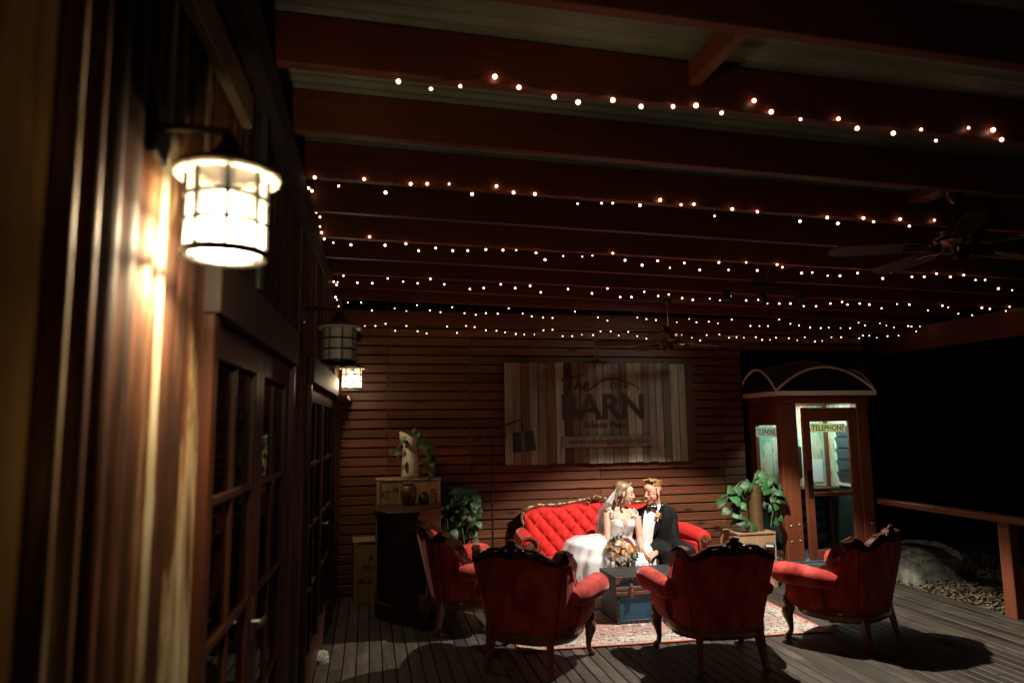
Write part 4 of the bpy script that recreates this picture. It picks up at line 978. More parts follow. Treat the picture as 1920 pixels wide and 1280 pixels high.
# ------------------------------------------------------------------ ceiling fans
BRASSF = mat('dark_brass', (.16, .10, .045), (.06, .04, .02), .22, (20, 20, 20), metal=.9)
BLADE = wood('fan_blade_wood', (.07, .04, .022), (.03, .017, .01), 'x', .35, knots=False, bump=.05)
def fan(loc, top, rz, label, Lb=.48):
    f = tag(empty('ceiling_fan', loc, rz), label, 'ceiling fan', 'ceiling fans')
    MB().tube([(0, 0, .08), (0, 0, top-.06)], .012, 10).build('rod', BRASSF, f)
    MB().lathe([(.012, top-.10), (.03, top-.085), (.065, top-.02), (.065, top)], 20).build('canopy', BRASSF, f)
    MB().lathe([(.014, .13), (.03, .12), (.05, .075), (.12, .045), (.14, .03), (.14, .005), (.125, -.005), (.135, -.02), (.10, -.045), (.055, -.055), (.05, -.10), (.035, -.125), (.0, -.128)], 28).build('motor_housing', BRASSF, f)
    for k in range(5):
        a = 2*math.pi*k/5; M4 = Matrix.Rotation(a, 4, 'Z') @ Matrix.Rotation(R(12), 4, 'X')
        bl = MB(); out = [(.24, -.05), (.30, -.068), (.55, -.075), (.70, -.07), (.745, -.045), (.755, 0), (.745, .045), (.70, .07), (.55, .075), (.30, .068), (.24, .05)]
        bl.loft([[M4 @ Vector((x, y, z)) for x, y in out] for z in (-.045, -.038)])
        B = bl.build('blade', BLADE, f, False)
        bk = MB().tube([M4 @ Vector(p) for p in ((.09, 0, -.03), (.16, 0, -.052), (.22, .02, -.05), (.32, .025, -.05))], .010, 6)
        bk.tube([M4 @ Vector(p) for p in ((.16, 0, -.052), (.22, -.02, -.05), (.32, -.025, -.05))], .010, 6); bk.build('blade_bracket', BRASSF, B)
p2 = at(1252, 634, 6.45); p1 = at(1798, 448, 3.42)
fan(tuple(p2), 3.10-SL*p2.x-p2.z, R(20), 'dark ceiling fan hanging in front of the slat wall')
fan(tuple(p1), 3.10-SL*p1.x-p1.z+.13, R(14), 'large brass ceiling fan hanging at the upper right')
plank('fan_block', (p1.x-.06, 3.171, 3.232-SL*p1.x), (p1.x+.06, 3.719, 3.285-SL*p1.x), RAFT, roof)

# ------------------------------------------------------------------ track light with three heads
TY = 5.545
tl = tag(empty('track_light', (at(1430, 540, TY).x, TY, 3.10-SL*3.4-.015)), 'black ceiling track light with three spot heads', 'track light')
tz = at(1430, 541, TY).z - tl.location.z
txl, txr = at(1350, 538, TY).x-tl.location.x, at(1508, 546, TY).x-tl.location.x
MB().bbox((-.11, -.03, tz+.015), (.11, .03, .0), .004).build('mounting_box', BLACKM, tl)
MB().tube([(txl, 0, tz+.004), (txr, 0, tz-.004)], .009, 8).build('track_bar', BLACKM, tl)
MB().tube(spline([(.0, -.028, .0), (.02, -.05, .05), (.03, -.06, .10), (.03, -.03, .13)], 4), .006, 6).build('cable', mat('pale_cable', (.3, .28, .2), None, .6), tl)
SPOTC = (1, .92, .82)
heads = [(1362, Vector((3.0, 5.66, .0)), 690, R(106), .22), (1428, Vector((5.45, 6.2, .3)), 44, R(84), .9), (1503, Vector((2.6, 7.65, 1.75)), 21, R(76), .9)]
for k, (hx_, aim, en, cone, bl_) in enumerate(heads):
    X = at(hx_, 545, TY).x-tl.location.x
    SPOTC = (1, .92, .82) if k != 2 else (1, .97, .86)
    h = empty('spot_head', (X, 0, tz-.075)); h.parent = tl
    hw = tl.location + Vector((X, 0, tz-.075)); d = (aim-hw).normalized()
    q = d.to_track_quat('-Z', 'Y'); Rm = q.to_matrix()
    MB().tube([(0, 0, .072), (0, 0, .03)], .006, 6).build('stem', BLACKM, h)
    hm = MB().lathe([(.006, .055), (.028, .05), (.036, .02), (.04, -.045), (.036, -.045), (.03, .0), (.0, .005)], 20)
    hm.v = [tuple(Rm @ Vector(v)) for v in hm.v]; hm.build('spot_can', BLACKM, h)
    ln = MB().lathe([(.0, -.012), (.028, -.012), (.028, -.018), (0, -.018)], 16); ln.v = [tuple(Rm @ Vector(v)) for v in ln.v]; ln.build('lens', emitter('spot_lens', SPOTC, 3 if k != 1 else 1), h)
    lo = lamp('spot_lamp', 'SPOT', tuple(d*.052), en, SPOTC, h, spot_size=cone, spot_blend=bl_, shadow_soft_size=.028 if k < 2 else .09)
    lo.rotation_euler = q.to_euler()

# ------------------------------------------------------------------ fairy lights
FB = emitter('fairy_bulb', (1, .58, .36), 9)
bm_ = MB().ball((0, 0, 0), .0082, 10, 7).mesh('bulb', True, FB)
bm_s = MB().ball((0, 0, 0), .0064, 8, 6).mesh('bulb', True, FB)
WIRE = mat('dark_green_wire', (.012, .016, .010), None, .6)
ROWS = [
 ('row of fairy lights on the nearest rafter, topmost in view', 2.505, '747,153 808,167 863,162 928,144 973,164 1039,182 1084,192 1149,188 1202,200 1262,200 1305,198 1353,212 1414,189 1446,210 1501,224 1572,223 1607,241 1675,250 1727,243 1755,264 1816,240 1862,244 1878,262'),
 ('second row of fairy lights from the top of the view', 3.705, '590,333 635,349 683,336 723,361 770,345 801,345 842,345 885,364 931,349 963,361 1003,364 1083,382 1128,381 1149,381 1200,385 1238,375 1277,384 1301,383 1340,405 1373,392 1420,397 1500,415 1551,408 1571,419 1619,409 1638,416 1688,411 1705,424 1752,413'),
 ('third row of fairy lights, passing behind the upper right fan', 4.905, '608,448 625,455 658,459 693,444 722,460 761,457 785,470 817,465 849,470 877,470 911,468 943,469 968,469 1005,474 1022,487 1056,480 1092,481 1111,479 1149,475 1172,488 1204,497 1233,489 1256,502 1283,493 1312,506 1348,492 1366,506 1399,492 1420,507 1457,496 1467,501 1503,512 1523,511 1552,517 1575,517 1608,512 1655,522 1671,511 1710,519 1733,519 1756,513 1782,519 1807,516 1829,525 1847,525 1872,541 1898,544'),
 ('fourth row of fairy lights, crossing above the track light', 6.105, '644,517 670,530 698,531 727,522 756,528 783,531 807,523 833,533 881,542 907,540 939,533 966,540 994,536 1014,548 1065,542 1110,550 1139,541 1163,557 1184,557 1208,547 1234,555 1254,552 1279,559 1299,562 1331,560 1350,563 1370,555 1399,563 1422,562 1439,569 1461,569 1482,569 1507,574 1530,574 1557,569 1579,566 1589,571 1612,569 1630,571 1653,578 1682,570 1705,571 1740,582 1767,573 1778,576 1797,588 1823,591 1841,577 1856,579 1886,583 1893,575'),
 ('fifth row of fairy lights, next to last before the slat wall', 7.30, '652,567 677,567 697,582 740,578 762,583 782,572 806,582 826,585 848,576 871,587 892,590 911,587 933,588 954,578 980,588 997,593 1018,595 1036,596 1078,584 1121,595 1139,601 1195,595 1212,598 1230,600 1252,602 1269,604 1292,598 1306,604 1329,603 1346,606 1372,599 1407,611 1424,611 1440,611 1461,599 1482,607 1498,610 1519,614 1539,615 1554,614 1576,615 1594,615 1610,605 1622,610 1650,606 1662,610 1676,614 1703,611 1709,612 1725,612 1718,621'),
 ('last row of fairy lights, along the top of the slat wall', 7.57, '684,611 704,611 723,607 741,620 762,611 783,621 800,625 838,612 857,624 874,611 890,613 911,619 931,620 947,623 967,626 983,627 1002,627 1019,619 1036,618 1055,630 1073,630 1091,627 1112,628 1126,621 1145,621 1160,629 1178,622 1195,630 1212,635 1278,628 1297,633 1313,638 1325,628 1349,627 1367,633 1381,632 1395,633 1417,632 1429,637 1444,637 1455,633 1479,634 1495,638 1509,632 1528,640 1542,639 1559,632 1577,632 1611,634 1618,629 1630,629 1644,633 1664,630 1685,629')]
def string(name_label, pts, small, wire_to=None):
    s = tag(empty('fairy_light_string', pts[0]), name_label, 'fairy lights', 'strings of fairy lights under the roof')
    o0 = pts[0]; P = []
    for p in pts: P.append(p-o0+Vector((0, .004, .028)))
    W_ = []
    for i, p in enumerate(P):
        W_.append(p)
        if i < len(P)-1: W_.append((p+P[i+1])/2+Vector((0, 0, .006 if i % 2 else -.006)))
    MB().tube(spline(W_, 2), .0022, 5).build('wire', WIRE, s)
    r = random.Random(len(pts))
    for p in pts:
        q = r.choice([.62, .8, .92, 1, 1, 1.08]); b = obj('bulb', bm_s if small else bm_, None, s, loc=p-o0, scale=(q, q, q))
for lab, Y, txt in ROWS:
    pts = [at(*map(float, q.split(',')), Y) for q in txt.split()]
    string(lab, pts, Y > 7)
def onwall(x, y):
    d = ray(x, y); t = (-.53-.0)/(d.x-.028*d.y); return CAM+d*t*.93
string('short bunch of fairy lights on the barn wall above the unlit lantern', [onwall(*p) for p in ((578, 353), (585, 358), (599, 366), (591, 392), (593, 398), (600, 407), (606, 410), (600, 425), (603, 436))], False)
string('short bunch of fairy lights on the barn wall near the back corner', [onwall(*p) for p in ((626, 528), (633, 529), (631, 534), (629, 557), (632, 562), (635, 574))], False)

# ------------------------------------------------------------------ people
SKIN_F = mat('fair_skin', (.62, .36, .26), (.56, .31, .22), .5, (22, 22, 22), sss=.12, spec=.35)
SKIN_M = mat('ruddy_skin', (.60, .31, .22), (.52, .25, .175), .5, (22, 22, 22), sss=.12, spec=.35)
LIPS = mat('lips', (.42, .13, .11), None, .45); BROW = mat('brow', (.16, .085, .04), None, .7); BROWM = mat('ginger_brow', (.34, .14, .05), None, .7)
EYEM = mat('closed_lashes', (.05, .025, .018), None, .6); BEARD = mat('ginger_stubble', (.42, .17, .085), (.50, .24, .15), .7, (120, 120, 120), bump=.3)
def head_shapes(mb, M, k=1.0, man=False):
    P = lambda x, y, z: tuple(M @ Vector((x*k, y*k, z*k)))
    Q = M.to_3x3()*k
    def el(c, r, n=20, m=14): mb.ball(P(*c), r, n, m, Q)
    el((-.018, 0, .045), (.098, .076, .088)); el((.012, 0, .03), (.082, .070, .088)); el((.03, 0, -.035), (.062, .058 if not man else .062, .062))
    el((.046, 0, -.078), (.040, .036 if not man else .043, .032)); el((.068, 0, -.098), (.022, .02 if not man else .025, .018))
    el((.062, 0, .055), (.034, .055, .04)); el((.058, .034, -.022), (.026, .024, .022)); el((.058, -.034, -.022), (.026, .024, .022))
    mb.tube([P(.088, 0, .032), P(.100, 0, .008), P(.114, 0, -.016), P(.108, 0, -.028)], [.009*k, .011*k, .0145*k, .011*k], 10)
    for s in (-1, 1):
        el((.100, s*.012, -.024), (.010, .009, .008)); el((.077, s*.030, .034), (.014, .024, .009)); el((.077, s*.031, .008), (.013, .017, .013))
        el((-.008, s*.077, -.002), (.018, .009, .032)); el((-.004, s*.079, -.022), (.010, .007, .012))
    mb.tube([P(.075, .022, -.056), P(.094, .010, -.053), P(.097, 0, -.054), P(.094, -.010, -.053), P(.075, -.022, -.056)], [.004*k, .0075*k, .008*k, .0075*k, .004*k], 8)
    mb.tube([P(.075, .020, -.063), P(.092, .009, -.066), P(.094, 0, -.067), P(.092, -.009, -.066), P(.075, -.020, -.063)], [.004*k, .0075*k, .009*k, .0075*k, .004*k], 8)
def paint_head(me, M, k, brow, beard=None):
    inv = M.inverted()
    for m_ in (LIPS, brow, EYEM): me.materials.append(m_)
    if beard: me.materials.append(beard)
    for p in me.polygons:
        c = (inv @ p.center)/k; x, y, z = c; a = abs(y)
        if abs(x) > .14 or a > .1 or z < -.14: continue
        if x > .07 and a < .026 and -.074 < z < -.049: p.material_index = 1
        elif x > .062 and .012 < a < .050 and .033-.12*abs(a-.03) < z < .044-.15*abs(a-.03): p.material_index = 2
        elif x > .066 and .018 < a < .044 and .001 < z < .0055: p.material_index = 3
        elif beard and x > -.005 and z < -.036 + .9*max(0, .045-x)*0 and (a > .028 or z < -.078 or (-.05 < z < -.040 and x > .085)) and z < -.03-.25*max(0, x-.05): p.material_index = 4
def hand_shapes(mb, wrist, fwd, palm, side, curl=.6):      # palm = direction the palm faces; side +1 puts the thumb along fwd x palm
    f = Vector(fwd).normalized(); n = Vector(palm).normalized(); n = (n-f*n.dot(f)).normalized(); t = f.cross(n)*side
    w0 = Vector(wrist)
    for q in (-.5, 0, .5): mb.tube([w0-f*.01+t*q*.030, w0+f*.045+t*q*.050, w0+f*.082+t*q*.056], [.017, .016, .012], 8)
    for q, l in ((.66, .066), (.22, .075), (-.22, .070), (-.66, .055)):
        b = w0+f*.080+t*q*.052; p = [b]; ang = 0
        for i, part in enumerate((.42, .33, .25)):
            ang += curl*(.55 if i == 0 else .75); p.append(p[-1]+(f*math.cos(ang)+n*math.sin(ang))*l*part)
        mb.tube(p, [.0095, .0088, .008, .0065], 8)
    b = w0+f*.022+t*.030; mb.tube([b, b+f*.022+t*.022+n*.008, b+f*.050+t*.026+n*.018, b+f*.066+t*.018+n*.026], [.013, .011, .0095, .007], 8)
def headM(c, face, up):
    f = Vector(face).normalized(); u = Vector(up); u = (u-f*u.dot(f)).normalized(); l = u.cross(f)
    M = Matrix((f, l, u)).transposed().to_4x4(); M.translation = Vector(c); return M

# ---- bride
bride = tag(empty('person', (2.57, 6.9, .40)), 'person in white wedding dress and veil holding a bouquet on the sofa', 'person')
BO = Vector((2.57, 6.9, .40))
HB = headM(at(1170.5, 925.5, 6.87), (.93, -.36, -.16), (.16, -.02, 1)); KB = .90
sB = MB(); head_shapes(sB, HB, KB)
hc = HB.translation
nb = Vector((2.572, 6.925, .875))
sB.tube([tuple(nb+Vector((0, .01, -.03)))+(.055,), tuple(nb+Vector((.002, 0, .02)))+(.046,), tuple(hc+Vector((-.012, .01, -.075)))+(.046,), tuple(hc+Vector((-.01, .01, -.03)))+(.05,)], n=14)
shR, shL = at(1137, 962, 6.89), at(1194.5, 968, 6.88)
sB.tube([tuple(shR)+(.043,), tuple(lerp(shR, nb, .5)+Vector((0, .005, .004)))+(.047,), tuple(nb)+(.058,), tuple(lerp(shL, nb, .5)+Vector((0, .005, .006)))+(.047,), tuple(shL)+(.043,)], n=14)
tor = [((2.57, 6.945, .44), .165, .125), ((2.57, 6.945, .52), .135, .105), ((2.572, 6.94, .585), .112, .088), ((2.570, 6.93, .65), .125, .095), ((2.568, 6.92, .72), .140, .108), ((2.568, 6.92, .78), .148, .10), ((2.568, 6.925, .84), .150, .075), ((2.57, 6.925, .875), .09, .06)]
ringf = lambda c, a, b, n=26: [(c[0]+a*math.cos(2*math.pi*j/n), c[1]+b*math.sin(2*math.pi*j/n), c[2]) for j in range(n)]
sB.loft([ringf(*t) for t in tor])
for s_ in (-1, 1): sB.ball((2.566+s_*.062, 6.848, .725), (.060, .055, .060), 16, 12)
elR, wrR = at(1138.5, 1006, 6.80), at(1146, 1024, 6.64)
elL, wrL = at(1200, 1010, 6.80), at(1205, 1031, 6.60)
for sh_, el_, wr_ in ((shR, elR, wrR), (shL, elL, wrL)):
    sB.tube(spline([tuple(sh_)+(.043,), tuple(lerp(sh_, el_, .35))+(.041,), tuple(lerp(sh_, el_, .75))+(.035,), tuple(el_)+(.033,), tuple(lerp(el_, wr_, .35))+(.032,), tuple(wr_)+(.0215,)], 3), n=14)
boq = at(1164, 1037, 6.50)
hand_shapes(sB, wrR, (boq+Vector((0, .05, -.05)))-wrR, (.6, -.1, -.3), 1, .8)
hold = at(1211, 1043, 6.54)
hand_shapes(sB, wrL, (hold-wrL)+Vector((0, -.02, -.02)), (.8, .2, .1), -1, .5)
for s_ in (-1, 1): sB.tube([(2.57+s_*.08, 6.93, .45, .085), (2.52+s_*.07, 6.72, .41, .062), (2.50+s_*.07, 6.61, .40, .052), (2.50+s_*.06, 6.62, .22, .045), (2.50+s_*.06, 6.65, .07, .035), (2.50+s_*.06, 6.57, .045, .03)], n=12)
me = fused(sB, .0050, 3, 'bride_body'); me.materials.append(SKIN_F); paint_head(me, HB, KB, BROW)
for v in me.vertices: v.co -= BO
obj('body', me, None, bride)
def under(mb, name, m_, par, O, smooth=True, **k):
    mb.v = [tuple(Vector(v)-O) for v in mb.v]; return mb.build(name, m_, par, smooth, **k)
# hair: swept back, loose ends behind the shoulder, one curl before the ear
HAIR = mat('dark_blonde_hair', (.42, .27, .13), (.12, .07, .035), .42, (10, 10, 10), bump=.3, stops=[(.3, (.07, .042, .022)), (.5, (.22, .15, .082)), (.72, (.44, .33, .20))], detail=9)
hr = MB(); PH = lambda x, y, z: HB @ (Vector((x, y, z))*KB)
hr.ball(tuple(PH(-.036, 0, .052)), (.100, .083, .092), 22, 16, HB.to_3x3()*KB); hr.ball(tuple(PH(-.075, 0, -.005)), (.055, .066, .075), 18, 12, HB.to_3x3()*KB)
rnd = random.Random(31)
for s_ in (-1, 1):
    for k in range(16):
        a = k/15; z0 = .135-.10*a; x0 = .062-.055*a
        hr.tube([tuple(PH(x0, s_*.015+s_*.03*a, z0)), tuple(PH(.02-.05*a, s_*.074, .085-.055*a)), tuple(PH(-.055, s_*.080, .03-.05*a)), tuple(PH(-.105, s_*.045, -.03-.03*a))], [.010, .011, .012, .011], 6)
for k in range(15):
    y0 = lerp(-.07, .07, k/14); ph = rnd.uniform(0, 6)
    hr.tube(spline([tuple(PH(-.075, y0, -.02)), tuple(PH(-.095+.012*math.sin(ph), y0*1.1, -.08)), tuple(PH(-.085+.016*math.sin(ph+1.6), y0*1.2, -.125)), tuple(PH(-.090+.014*math.sin(ph+3), y0*1.25, -.165))], 3), [.014]*4+[.013]*3+[.010]*2+[.005], 6)
for y0, x0, ln in ((-.074, .028, .13), (-.078, .016, .12)):
    hr.tube(spline([tuple(PH(x0-.01, y0*.9, .06)), tuple(PH(x0+.012, y0, .0)), tuple(PH(x0-.004, y0*1.06, -.06)), tuple(PH(x0+.012, y0*1.02, -.10)), tuple(PH(x0-.006, y0*1.0, -ln))], 4), [.0075]*8+[.007]*6+[.005]*2+[.004], 6)
me = fused(hr, .0050, 2, 'bride_hair'); me.materials.append(HAIR)
for v in me.vertices: v.co -= BO
obj('hair', me, None, bride)
# dress
LACE = mat('white_lace', (.80, .78, .74), (.66, .64, .60), .75, (70, 70, 70), bump=.6, bdist=.004)
TULLE = mat('white_tulle', (.80, .81, .82), (.72, .73, .75), .8, (9, 9, 9), bump=.3, bdist=.01, sheen=.2)
dr = empty('dress'); dr.parent = bride
bod = [((2.57, 6.945, .545), .154, .126), ((2.572, 6.94, .585), .127, .102), ((2.570, 6.932, .65), .141, .112), ((2.568, 6.915, .715), .157, .142)]
s = MB(); n = 72; rows = 16; grid_ = []
for i in range(rows+1):
    r = []
    for j in range(n):
        a = 2*math.pi*j/n; d = (a-1.5*math.pi+math.pi) % (2*math.pi)-math.pi
        ztop = .785-.085*math.exp(-(d/.15)**2)-.02*math.exp(-((abs(d)-1.1)/.35)**2) if abs(d) < 1.5 else .765-.05*min(1, (abs(d)-1.5))
        z = lerp(.545, ztop, i/rows)
        c, A_, B_ = None, None, None
        zz = min(z, .7149)
        for (c0, a0, b0), (c1, a1, b1) in zip(bod, bod[1:]):
            if c0[2] <= zz <= c1[2]:
                t = (zz-c0[2])/(c1[2]-c0[2]); c = [lerp(p, q, t) for p, q in zip(c0, c1)]; A_, B_ = lerp(a0, a1, t), lerp(b0, b1, t)
        bust = .014*max(0, 1-((z-.725)/.07)**2)*math.exp(-((abs(d)-.5)/.35)**2)
        notch = .02*math.exp(-(d/.14)**2)
        r.append((c[0]+(A_+bust)*math.cos(a), c[1]+(B_+bust-notch)*math.sin(a)+.0, z))
    grid_.append(r)
s.loft(grid_, True, False); under(s, 'bodice', LACE, dr, BO)
PETALW = backlit('white_organza', (.86, .85, .82), .45)
rnd = random.Random(8); 
for base, f_, b_ in ((shR, (2.47, 6.83, .76), (2.47, 7.0, .77)), (shL, (2.665, 6.83, .755), (2.665, 7.0, .76))):
    st = MB(); top = lerp(Vector(base), nb, .18)+Vector((0, 0, .044))
    P = spline([f_, tuple(lerp(Vector(f_), top, .55)+Vector((0, -.022, .0))), tuple(top), b_], 6)
    st.tube(P, .010, 6)
    for p in P[2:16]:
        for q in range(3):
            o = Vector(p)+Vector((rnd.uniform(-.02, .02), rnd.uniform(-.02, .008), rnd.uniform(-.006, .020)))
            dv = Vector((rnd.uniform(-1, 1), rnd.uniform(-1, .2), rnd.uniform(-.3, 1))).normalized(); e1 = dv.orthogonal().normalized(); e2 = dv.cross(e1); w_ = rnd.uniform(.011, .019)
            st.add([o+(e1*math.cos(t)+e2*math.sin(t))*w_+dv*.006*math.cos(2*t) for t in [k*math.pi/3 for k in range(6)]]+[o-dv*.004], [(k, (k+1) % 6, 6) for k in range(6)])
    under(st, 'shoulder_ruffle', PETALW, dr, BO)
def rmax(ph):                          # ph: 0 front (-y), pi/2 left (-x), pi back, 3pi/2 right
    return interp([(0, .43), (.5, .50), (1.1, .66), (1.5, .70), (1.95, .50), (2.5, .22), (3.14, .13), (4.0, .15), (4.6, .23), (5.3, .36), (6.2832, .43)], ph)
C0 = Vector((2.575, 6.90, 0)); s = MB(); NU, NV = 150, 40
def skirt(a, b_):
    ph = a*2*math.pi; rm = rmax(ph); t = b_
    fold = (.5*math.sin(ph*17)+.35*math.sin(ph*29+1.3)+.3*math.sin(ph*41+2))*min(1, t*1.6)**2
    rr = rm*interp([(0, .17), (.1, .26), (.55, .86), (.7, .98), (.85, 1.05), (1, 1.10)], t)
    if rr < .125: rr = max(rr, .105)
    lap = interp([(0, 0), (1.2, 0), (1.6, .0), (3, 0)], ph)
    z = interp([(0, .592), (.1, .585), (.35, .565), (.55, .535), (.66, .44), (.8, .26), (1, .02)], t)
    if .8 < ph < 2.1: z += .045*math.sin((ph-.8)/1.3*math.pi)*math.sin(min(1, t/.62)*math.pi)
    dip = max(0, 1-((ph-5.75)/.75)**2) if ph > 4.9 else 0
    z -= .095*dip*math.sin(min(1, t/.7)*math.pi)
    floor_ = .40 if 2.3 < ph < 4.4 else .02
    rr += .030*fold*t; z += .010*fold*(1-t)*(t > .12)
    z += (.012*noise.noise((ph*3, t*5, 0))+.010*noise.noise((ph*11, t*14, 2)))*(t > .15)
    return (C0.x-rr*math.sin(ph), C0.y-rr*math.cos(ph), max(z, floor_))
s.grid(skirt, NU, NV); under(s, 'skirt', TULLE, dr, BO)
s = MB()
def overlay(a, b_):                    # a second, looser layer of tulle spread to the left
    x, y, z = skirt(.08+a*.30, .16+b_*.62); n_ = noise.noise((a*9, b_*7, 4)); return (x+.02*n_-.02*b_, y-.02*b_, z+.022+.018*n_)
s.grid(overlay, 60, 26)
def veil_mat(name, al):
    m = backlit(name, (.94, .93, .92), .45); nt = m.node_tree
    o = [n for n in nt.nodes if n.type == 'OUTPUT_MATERIAL'][0]; src = o.inputs[0].links[0].from_socket
    t = nt.nodes.new('ShaderNodeBsdfTransparent'); mx = nt.nodes.new('ShaderNodeMixShader'); mx.inputs[0].default_value = al
    nt.links.new(t.outputs[0], mx.inputs[1]); nt.links.new(src, mx.inputs[2]); nt.links.new(mx.outputs[0], o.inputs[0]); return m
under(s, 'tulle_layer', veil_mat('sheer_tulle', .45), dr, BO)
# veil
Lp = [(1156, 914), (1143, 930), (1133, 943), (1122, 956), (1119, 972), (1118, 990), (1113, 1006), (1106, 1018)]
Rp = [(1158, 917), (1153, 938), (1150, 950), (1143, 958), (1137, 970), (1134, 988), (1132, 1005), (1130, 1018)]
def veil(a, b_):
    t = b_*(len(Lp)-1); i = min(int(t), len(Lp)-2); f = t-i
    l = lerp(Lp[i][0], Lp[i+1][0], f), lerp(Lp[i][1], Lp[i+1][1], f); r = lerp(Rp[i][0], Rp[i+1][0], f), lerp(Rp[i][1], Rp[i+1][1], f)
    Y = 6.835+.15*min(1, max(0, (b_-.25)/.4))+.03*b_+.009*math.sin(a*15+b_*2)*min(1, b_*3)+.03*a
    return tuple(at(lerp(l[0], r[0], a), lerp(l[1], r[1], a), Y))
s = MB().grid(veil, 44, 40); s.grid(lambda a, b_: tuple(Vector(veil(a*.9+.02, b_))+Vector((.012, .035, -.004))), 30, 30)
under(s, 'veil', veil_mat('sheer_veil', .85), bride, BO)

# ---- groom
groom = tag(empty('person', (3.0, 6.95, .40)), 'person in black tuxedo and bow tie with ginger hair on the sofa', 'person')
GO = Vector((3.0, 6.95, .40))
HG = headM(at(1223, 923.5, 6.88), (-.88, -.46, -.12), (-.10, -.03, 1)); KG = .99
sG = MB(); head_shapes(sG, HG, KG, True); hg = HG.translation
ng = at(1231, 953, 6.94)
sG.tube([tuple(ng+Vector((.01, .02, -.06)))+(.07,), tuple(ng+Vector((0, .005, .01)))+(.060,), tuple(hg+Vector((.028, .025, -.075)))+(.058,), tuple(hg+Vector((.02, .015, -.02)))+(.06,)], n=14)
gs_l, gs_r = at(1257, 962, 6.95), at(1207, 962, 7.0)
tor = [((3.03, 6.99, .43), .165, .12), ((3.03, 6.985, .55), .15, .105), ((3.01, 6.97, .68), .165, .105), ((2.99, 6.96, .78), .17, .095), ((2.985, 6.96, .85), .14, .075), ((2.985, 6.96, .89), .07, .06)]
sG.loft([ringf(*t) for t in tor])
gel, gwr = at(1266, 1020, 6.84), at(1228, 1037, 6.61)
gel2, gwr2 = Vector((2.66, 7.10, .72)), Vector((2.47, 7.06, .70))
for a_, e_, w_ in ((gs_l, gel, gwr), (gs_r, gel2, gwr2)):
    sG.tube([tuple(a_)+(.05,), tuple(lerp(a_, e_, .5))+(.045,), tuple(e_)+(.038,), tuple(lerp(e_, w_, .5))+(.034,), tuple(w_)+(.026,)], n=12)
hand_shapes(sG, gwr, at(1211, 1045, 6.53)-gwr, (-.1, .3, -1), -1, .5)
hand_shapes(sG, gwr2, (-.9, -.1, -.1), (0, -1, 0), 1, .4)
legs = [[(3.03+s_*.09, 6.97, .47, .088), (3.03+s_*.10, 6.72, .475, .080), (3.03+s_*.105, 6.53, .47, .062), (3.03+s_*.11, 6.50, .28, .050), (3.03+s_*.11, 6.54, .10, .040), (3.03+s_*.11, 6.52, .06, .038), (3.03+s_*.12, 6.42, .045, .03)] for s_ in (-1, 1)]
for l in legs: sG.tube(l, n=12)
me = fused(sG, .0050, 3, 'groom_body'); me.materials.append(SKIN_M); paint_head(me, HG, KG, BROWM, BEARD)
for v in me.vertices: v.co -= GO
obj('body', me, None, groom)
GING = mat('ginger_hair', (.58, .25, .07), (.24, .085, .025), .42, (60, 60, 60), bump=.35, stops=[(.3, (.11, .038, .012)), (.55, (.25, .115, .045)), (.75, (.46, .26, .12))], detail=8)
hr = MB(); PH = lambda x, y, z: HG @ (Vector((x, y, z))*KG); QH = HG.to_3x3()*KG
hr.ball(tuple(PH(-.028, 0, .078)), (.094, .077, .068), 22, 14, QH); hr.ball(tuple(PH(-.072, 0, .03)), (.045, .070, .060), 18, 12, QH)
rnd = random.Random(17)
for k in range(40):
    y0 = rnd.uniform(-.062, .062); x0 = rnd.uniform(-.09, .02); h0 = .128-.9*abs(y0)**1.5-.25*max(0, -x0)
    hr.tube([tuple(PH(x0-.03, y0, h0-.02)), tuple(PH(x0, y0*1.05, h0+.018)), tuple(PH(x0+.030, y0*1.1, h0+.020+rnd.uniform(-.004, .008))), tuple(PH(x0+.046, y0*1.15, h0+.010))], [.012, .012, .010, .005], 6)
for s_ in (-1, 1): hr.tube([tuple(PH(.012, s_*.069, .06)), tuple(PH(.010, s_*.0715, .02)), tuple(PH(.012, s_*.070, -.012))], [.012, .008, .004], 6)
me = fused(hr, .0050, 2, 'groom_hair'); me.materials.append(GING)
for v in me.vertices: v.co -= GO
obj('hair', me, None, groom)
TUX = mat('black_suit_wool', (.0048, .0048, .0058), (.003, .003, .0035), .75, (60, 60, 60), bump=.1, spec=.25); SATIN = mat('black_satin', (.012, .012, .014), (.008, .008, .01), .28, (20, 20, 20))
SHIRT = mat('white_shirt', (.80, .79, .77), (.72, .71, .69), .65, (6, 60, 6))
jk = MB(); tj = [((3.03, 6.985, .45), .205, .155), ((3.03, 6.98, .55), .185, .14), ((3.01, 6.965, .68), .195, .138), ((2.995, 6.955, .78), .205, .128), ((2.99, 6.955, .845), .185, .105), ((2.99, 6.96, .895), .12, .08), ((2.985, 6.96, .925), .075, .068)]
jk.loft([ringf(*t) for t in tj])
for a_, e_, w_ in ((gs_l, gel, gwr), (gs_r, gel2, gwr2)):
    jk.tube(spline([tuple(lerp(a_, ng, .3))+(.06,), tuple(a_)+(.068,), tuple(lerp(a_, e_, .5))+(.062,), tuple(e_)+(.055,), tuple(lerp(e_, w_, .55))+(.048,), tuple(lerp(e_, w_, .93))+(.040,)], 4), n=14)
me = fused(jk, .008, 3, 'jacket'); me.materials.append(TUX)
for v in me.vertices:
    p = v.co; p += Vector((noise.noise(p*9), noise.noise(p*9+Vector((5, 0, 0))), noise.noise(p*9+Vector((0, 7, 0)))))*.006
    v.co = p-GO
jacket = obj('jacket', me, None, groom)
tr_ = MB()
for l in legs: tr_.tube([(x, y, z, r+.018) for x, y, z, r in l[:5]], n=14)
me = fused(tr_, .010, 3, 'trousers'); me.materials.append(TUX)
